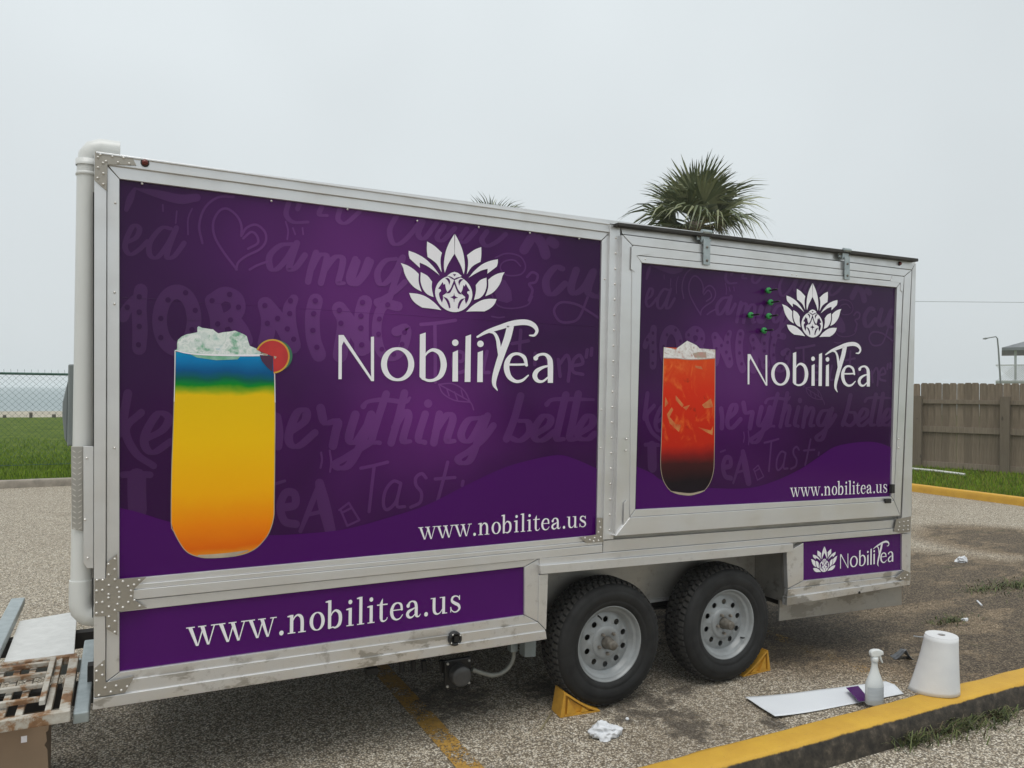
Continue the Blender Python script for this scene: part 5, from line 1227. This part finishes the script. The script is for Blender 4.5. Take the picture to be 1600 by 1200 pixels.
# wheel chocks
def chock(name, x, y, sgn, rz, label):
    t = empty(name, (x, y, 0), label, 'wheel chock', 'yellow wheel chocks'); t.rotation_euler = (0, 0, rz)
    w, Ln, H = .115, .20, .125
    def c(k): return (sgn*k[0], k[1], k[2])
    b = MB()                                             # curved tread plate
    prof = [(0, H)]+[(Ln*s, H*(1-s)**1.35*.92+.012) for s in (.12, .25, .4, .55, .7, .85)]+[(Ln, .008)]
    th = .010; poly = [(p[0], 0, p[1]) for p in prof]+[(p[0]-.004, 0, max(0.001, p[1]-th)) for p in prof[::-1]]
    b.prism([c(p) for p in poly], (0, w, 0)); b.build('curved_face', MT['yellow_plastic'], t, True, bevel=.002)
    MB().prism([c(p) for p in [(-.012, 0, H+.004), (-.002, 0, H+.004), (-.010, 0, 0.), (-.035, 0, 0.)]], (0, w, 0)).build('back_face', MT['yellow_plastic'], t, True, bevel=.002)
    MB().prism([c(p) for p in [(-.008, .002, .001), (-.008, .002, .012), (Ln, .002, .008), (Ln, .002, .001)]], (0, w-.004, 0)).build('base', MT['yellow_plastic'], t, True)
    for yy in (.016, w-.022):
        MB().prism([c(p) for p in [(-.004, yy, .0125), (Ln*.86, yy, .0125), (Ln*.7, yy, H*.16), (Ln*.4, yy, H*.40), (Ln*.2, yy, H*.62), (.004, yy, H*.86)]], (0, .006, 0)).build('side_web', MT['yellow_plastic'], t, True)
    MB().prism([c(p) for p in [(.004, .002, .0125), (.060, .002, .0125), (.010, .002, H-.030)]], (0, .013, 0)).build('rib', MT['yellow_plastic'], t, True)
    MB().prism([c(p) for p in [(.088, .002, .0125), (.135, .002, .0125), (.095, .002, .040)]], (0, .013, 0)).build('rib', MT['yellow_plastic'], t, True)
    return t
chock('wheel_chock', 2.205, .03, 1, -.10, 'yellow wheel chock wedged on the left side of the left wheel')
chock('wheel_chock', 3.665, .07, -1, .05, 'yellow wheel chock wedged on the right side of the right wheel')
pth = [atZ(u, v, .006) for u, v in ((862, 1114), (856, 1123), (850, 1132), (845, 1140))]
tag(MB().tube([tuple(p) for p in pth], .005, 6).build('twig', pbr('dry_straw', (.30, .26, .15), (.2, .17, .1), 20, .9)), 'dry straw stalk on the paving beside the left wheel chock', 'twig')

# crumpled paper
def crumple(name, c, rx, ry, rz, seed, mat, label, cat, group=None, rot=0.):
    import bmesh
    bm = bmesh.new(); bmesh.ops.create_icosphere(bm, subdivisions=5, radius=1); rp_ = random.Random(int(seed*10))
    planes = [(Vector((rp_.gauss(0, 1), rp_.gauss(0, 1), rp_.gauss(0, .8))).normalized(), rp_.uniform(.62, .98)) for _ in range(30)]
    for v in bm.verts:
        p = v.co.copy(); o_ = Vector((seed*3.1, seed*1.7, 0))
        n = sum(abs(mnoise.noise(p*f+o_))*a for f, a in ((1.4, .50), (3.1, .30)))
        r = min(h_/max(p.dot(d_), .08) for d_, h_ in planes); r = min(r, 1.25)*(1.18-n); q = Vector((p.x*rx, p.y*ry, 0))*r
        v.co = Matrix.Rotation(rot, 3, 'Z') @ Vector((q.x, q.y, max(p.z, -.25)*rz*r*1.15+rz*.28))
    me = bpy.data.meshes.new(name); bm.to_mesh(me); bm.free(); me.materials.append(mat); me.polygons.foreach_set('use_smooth', [True]*len(me.polygons))
    o = link(name, me); o.location = c; tag(o, label, cat, group); return o
MT['tissue'] = pbr('white_tissue', (.74, .75, .77), (.60, .62, .65), 14, .9, bmp=.3, bscale=50)
p = atZ(945, 1151, 0); crumple('crumpled_paper', (p[0], p[1], .0), .098, .062, .058, 2.3, MT['tissue'], 'crumpled white paper towel on the paving in front of the left wheel', 'paper', rot=-.3)
p = atZ(1503, 878, 0); crumple('crumpled_paper', (p[0], p[1], .0), .075, .06, .05, 5.1, MT['tissue'], 'small crumpled white paper on the lot behind the trailer, far right', 'paper')
p = atZ(1507, 969, 0); crumple('paper_scrap', (p[0], p[1], .0), .038, .03, .012, 7.7, MT['tissue'], 'tiny white scrap by the moss above the paper towel roll', 'paper')
p = atZ(1531, 943, 0); tag(MB().tube([tuple(atZ(1527, 939, .004)), tuple(atZ(1531, 943, .008)), tuple(atZ(1534, 946, .004))], .008, 6).build('paper_scrap', MT['tissue']), 'thin white sliver lying on the dark soil at far right', 'paper')
p = atZ(980, 1125, 0); tag(MB().lathe([(.001, 0), (.009, .001), (.011, .007), (.006, .013), (.001, .014)], 7, 'Z', tuple(p)).build('white_pebble', MT['tissue']), 'small white pebble on the paving below the left wheel', 'pebble')

# vinyl backing sheet with a purple offcut
def sheet_xy(u, v): p = atZ(u, v, 0); return p[0], p[1]
c4 = [sheet_xy(1164, 1094), sheet_xy(1211, 1125), sheet_xy(1412, 1086), sheet_xy(1384, 1066)]
b = MB(); nx, ny = 40, 12
for j in range(ny+1):
    for i in range(nx+1):
        s, t = i/nx, j/ny
        x = (1-s)*((1-t)*c4[0][0]+t*c4[1][0])+s*((1-t)*c4[3][0]+t*c4[2][0]); y = (1-s)*((1-t)*c4[0][1]+t*c4[1][1])+s*((1-t)*c4[3][1]+t*c4[2][1])
        z = .004+.008*abs(mnoise.noise((x*2.2, y*3, 1)))+.012*(1-s)**6+.018*max(0, s-.86)*7*(1-abs(2*t-1))
        b.v.append((x, y, z))
for j in range(ny):
    for i in range(nx): a = j*(nx+1)+i; b.face((a, a+1, a+nx+2, a+nx+1), True)
sh = b.build('backing_sheet', pbr('white_backing_paper', (.74, .77, .80), (.70, .73, .77), 3, .5)); sh.modifiers.new('thickness', 'SOLIDIFY').thickness = .0015
tag(sh, 'long white backing sheet lying on the paving behind the yellow kerb', 'sheet')
q = [atZ(u, v, .034) for u, v in ((1322, 1075), (1341, 1072), (1356, 1090), (1354, 1095), (1342, 1096))]
tag(MB().prism([tuple(p) for p in q], (0, 0, .002)).build('vinyl_offcut', MT['p_low']), 'strip of purple vinyl lying on the white backing sheet beside the spray bottle', 'vinyl strip')

# spray bottle
sx, sy = sheet_xy(1366, 1106); sp = empty('spray_bottle', (sx, sy, .022), 'white plastic trigger spray bottle standing behind the yellow kerb', 'spray bottle')
MT['bottle'] = pbr('white_bottle_plastic', (.70, .73, .72), (.66, .69, .69), 6, .35)
Bm = MB().lathe([(.001, 0), (.044, .001), (.0485, .006), (.0485, .10), (.046, .118), (.034, .15), (.024, .178), (.0175, .205), (.0165, .222), (.0165, .235), (.001, .235)], 28)
Bm.v = [(x*1.05, y*.72, z) for x, y, z in Bm.v]; Bm.build('bottle', MT['bottle'], sp, True)
MB().lathe([(.0185, .232), (.0195, .234), (.0195, .254), (.0175, .256), (.001, .256)], 20).build('collar', MT['bottle'], sp, True)
hd = [(-.026, .262), (-.030, .282), (-.022, .294), (.0, .299), (.028, .296), (.047, .287), (.050, .268), (.034, .264), (.018, .258), (-.012, .256)]
MB().prism([(x, -.013, z) for x, z in hd], (0, .026, 0)).build('trigger_head', MT['bottle'], sp, True, bevel=.006)
tg = [(.022, .268), (.034, .268), (.040, .246), (.049, .224), (.044, .220), (.032, .240), (.026, .256)]
MB().prism([(x, -.008, z) for x, z in tg], (0, .016, 0)).build('trigger', MT['bottle'], sp, True, bevel=.003)
lb_ = MB(); n = 22
for k in range(n+1):
    a = math.radians(200+k*150/n)
    for z in (.028, .098): lb_.v.append((.0490*1.05*math.cos(a)*1.008, .0490*.72*math.sin(a)*1.012, z))
for k in range(n): lb_.face((2*k, 2*k+2, 2*k+3, 2*k+1), True)
lb_.build('bottle_label', pbr('grey_label', (.60, .64, .66), (.48, .52, .55), 90, .5, stretch=(.1, .1, 1.5)), sp, True)
rs = MB(); 
for k in range(4):
    a = math.radians(344+k*5)
    for z in (.030, .096): rs.v.append((.0494*1.05*math.cos(a)*1.012, .0494*.72*math.sin(a)*1.03, z))
for k in range(3): rs.face((2*k, 2*k+2, 2*k+3, 2*k+1), True)
rs.build('red_stripe', pbr('red_label_stripe', (.40, .03, .05), (.3, .02, .04), 9, .4), sp, True)
sp.rotation_euler = (0, 0, -.30)

# paper towel roll with a loose sheet, standing on the kerb
kx = 4.03; ky = -.815
tw = empty('paper_towel_roll', (kx, ky, .13), 'big white paper towel roll with a loose hanging sheet standing on the yellow kerb', 'paper towels')
MT['towel'] = pbr('white_paper_towel', (.69, .70, .70), (.63, .64, .65), 5, .9, bmp=.25, bscale=70, bdist=.003, stretch=(1, 1, 2))
R_, H_ = .079, .302
rl = MB().lathe([(.019, H_-.05), (.019, H_-.001)], 40).lathe([(.0191, H_), (R_-.0015, H_)], 40).lathe([(R_-.0015, H_), (R_, H_-.0015), (R_, .004), (R_-.004, .0), (.001, .0)], 40).build('roll', MT['towel'], tw, True)
MB().lathe([(.0186, H_-.10), (.0186, H_-.006)], 24).lathe([(.0175, H_-.006), (.0175, H_-.10), (.001, H_-.10)], 24).build('cardboard_core', MT['card'], tw, True)
rd = Vector((RT[0], RT[1], 0)).normalized(); fd = Vector((FW[0], FW[1], 0)).normalized()
b = MB(); nth, nz = 34, 14
for k in range(nz+1):
    fz = k/nz; z = (H_-.006)*(1-fz)+.002; fl = fz**1.25
    for j in range(nth+1):
        s = j/nth; th = math.radians(-8-s*190)             # from the right round the front to the left
        r = R_+.0012+.003*s; x = r*math.cos(th); y = r*math.sin(th)
        sh_ = fl*(max(0, s-.05)**1.2)
        ox = -.095*sh_; oy = -.018*math.sin(s*math.pi)*fl
        ox += .010*fl*(1-s)
        wv = .003*math.sin(s*9+fz*3)*fl
        p = rd*(x+ox)+fd*(y+oy+wv); b.v.append((p.x, p.y, z))
for k in range(nz):
    for j in range(nth): a = k*(nth+1)+j; b.face((a, a+1, a+nth+2, a+nth+1), True)
o = b.build('loose_sheet', MT['towel'], tw, True); o.modifiers.new('thickness', 'SOLIDIFY').thickness = .0008

# bent dark scrap behind the roll
p = Vector(atZ(1412, 1030, 0))
b = MB(); n = 12
for k in range(n+1):
    s = k/n*2-1
    for q in (0, 1):
        z = .072*(1-abs(s))**1.5*(1 if q == 0 else .75)+.002; c = p+rd*(s*.062)+fd*(.07*q-.03+.02*abs(s)); b.v.append((c.x, c.y, z))
for k in range(n): b.face((2*k, 2*k+2, 2*k+3, 2*k+1), True)
o = b.build('bent_scrap', pbr('dark_grey_scrap', (.20, .21, .23), (.10, .11, .12), 12, .4)); o.modifiers.new('thickness', 'SOLIDIFY').thickness = .003
tag(o, 'bent dark grey plastic scrap standing on the soil beside the paper towel roll', 'scrap')
p0, p1 = atZ(1428, 994, .01), atZ(1446, 996, .03)
tag(MB().tube([tuple(p0), tuple(p1)], .004, 6).build('white_stick', MT['tissue']), 'short white stick poking out behind the paper towel roll', 'stick')

# green capped pins pushed onto the window flap
MT['green'] = pbr('green_plastic', (.02, .30, .06), (.015, .22, .045), 30, .35)
for k, (u, v, lab) in enumerate(((1201, 454, 'topmost green ringed black pin on the purple window flap'), (1204, 472.5, 'second green ringed black pin from the top on the window flap'), (1173, 492.5, 'leftmost green ringed black pin on the window flap, apart from the column'), (1201.5, 494, 'third green ringed black pin down the column, level with the leftmost'), (1194, 516.5, 'lowest green ringed black pin on the window flap'))):
    yd = YW-.026; x, _, z = atY(u, v, yd)
    t = empty('green_pin', (x, YW-.004, z), lab, 'pin', 'green pins on the window flap')
    MB().lathe([(.008, .003), (.008, .0), (.005, -.006), (.005, -.085), (.004, -.092), (.0003, -.092)], 12, 'Y').build('pin_shaft', MT['black'], t, True)
    MB().lathe([(.0052, -.012), (.015, -.013), (.0185, -.018), (.0185, -.026), (.015, -.031), (.0052, -.031)], 20, 'Y').build('green_ring', MT['green'], t, True)

# weeds
WD = [pbr('weed_blade_a', (.10, .13, .035), (.07, .09, .025), 3, .7), pbr('weed_blade_b', (.14, .16, .05), (.10, .12, .04), 3, .7), pbr('weed_blade_c', (.15, .12, .07), (.09, .075, .04), 3, .8), pbr('weed_blade_d', (.045, .06, .02), (.03, .045, .015), 3, .7)]
def tuft(u, v, n, h, r, label, seed, zb=0.0):
    rnd = random.Random(seed); c = atZ(u, v, zb); b = MB()
    for k in range(n):
        a = rnd.uniform(0, 6.283); rr = r*abs(rnd.gauss(0, .55)); x, y = c[0]+rr*math.cos(a)*1.6, c[1]+rr*math.sin(a)*.6
        hh = h*rnd.uniform(.35, 1.1); l = hh*rnd.uniform(.5, 1.9); t = rnd.uniform(0, 6.283); w = rnd.uniform(.0015, .0035); i = len(b.v)
        pts = [(0, 0), (.4, .55), (.75, .9), (1., .92)]
        for q, (s, zz) in enumerate(pts):
            ww = w*(1, 1, .7, .1)[q]; px, py = x+math.cos(t)*l*s, y+math.sin(t)*l*s
            b.v += [(px-math.sin(t)*ww, py+math.cos(t)*ww, zb+hh*zz), (px+math.sin(t)*ww, py-math.cos(t)*ww, zb+hh*zz)]
        b.cur = rnd.randrange(4)
        for q in range(3): a_ = i+2*q; b.face((a_, a_+1, a_+3, a_+2), True)
    tag(b.build('weed_tuft', WD), label, 'weeds', 'weed tufts', 'stuff')
tuft(1490, 1140, 620, .065, .22, 'green weeds against the dirty face of the near yellow kerb, below the towel roll', 1)
tuft(1556, 1122, 300, .058, .14, 'green weeds at the foot of the near yellow kerb, rightmost clump', 2)
tuft(1432, 1160, 260, .06, .14, 'low weeds at the foot of the near yellow kerb, leftmost clump', 3)
tuft(1487, 970, 380, .024, .17, 'mossy weed patch on the soil beside the tiny white scrap', 4)
tuft(1588, 915, 800, .032, .36, 'spread of green weeds on the soil at the far right edge', 5)
tuft(1535, 922, 260, .022, .2, 'small weed patch left of the spread at the far right edge', 6)

# ---------------------------------------------------------------- sea air
hm = bpy.data.materials.new('sea_haze'); hm.use_nodes = True; hm.node_tree.nodes.clear()
ho = hm.node_tree.nodes.new('ShaderNodeOutputMaterial'); hv = hm.node_tree.nodes.new('ShaderNodeVolumePrincipled')
hv.inputs['Color'].default_value = (.93, .96, .97, 1); hv.inputs['Density'].default_value = .0008; hv.inputs['Anisotropy'].default_value = 0.
hm.node_tree.links.new(hv.outputs[0], ho.inputs['Volume'])
tag(MB().box((-3200, -420, -1.7), (3200, 4600, 9.0)).build('haze', hm), kind='stuff')
SC.cycles.volume_bounces = 1
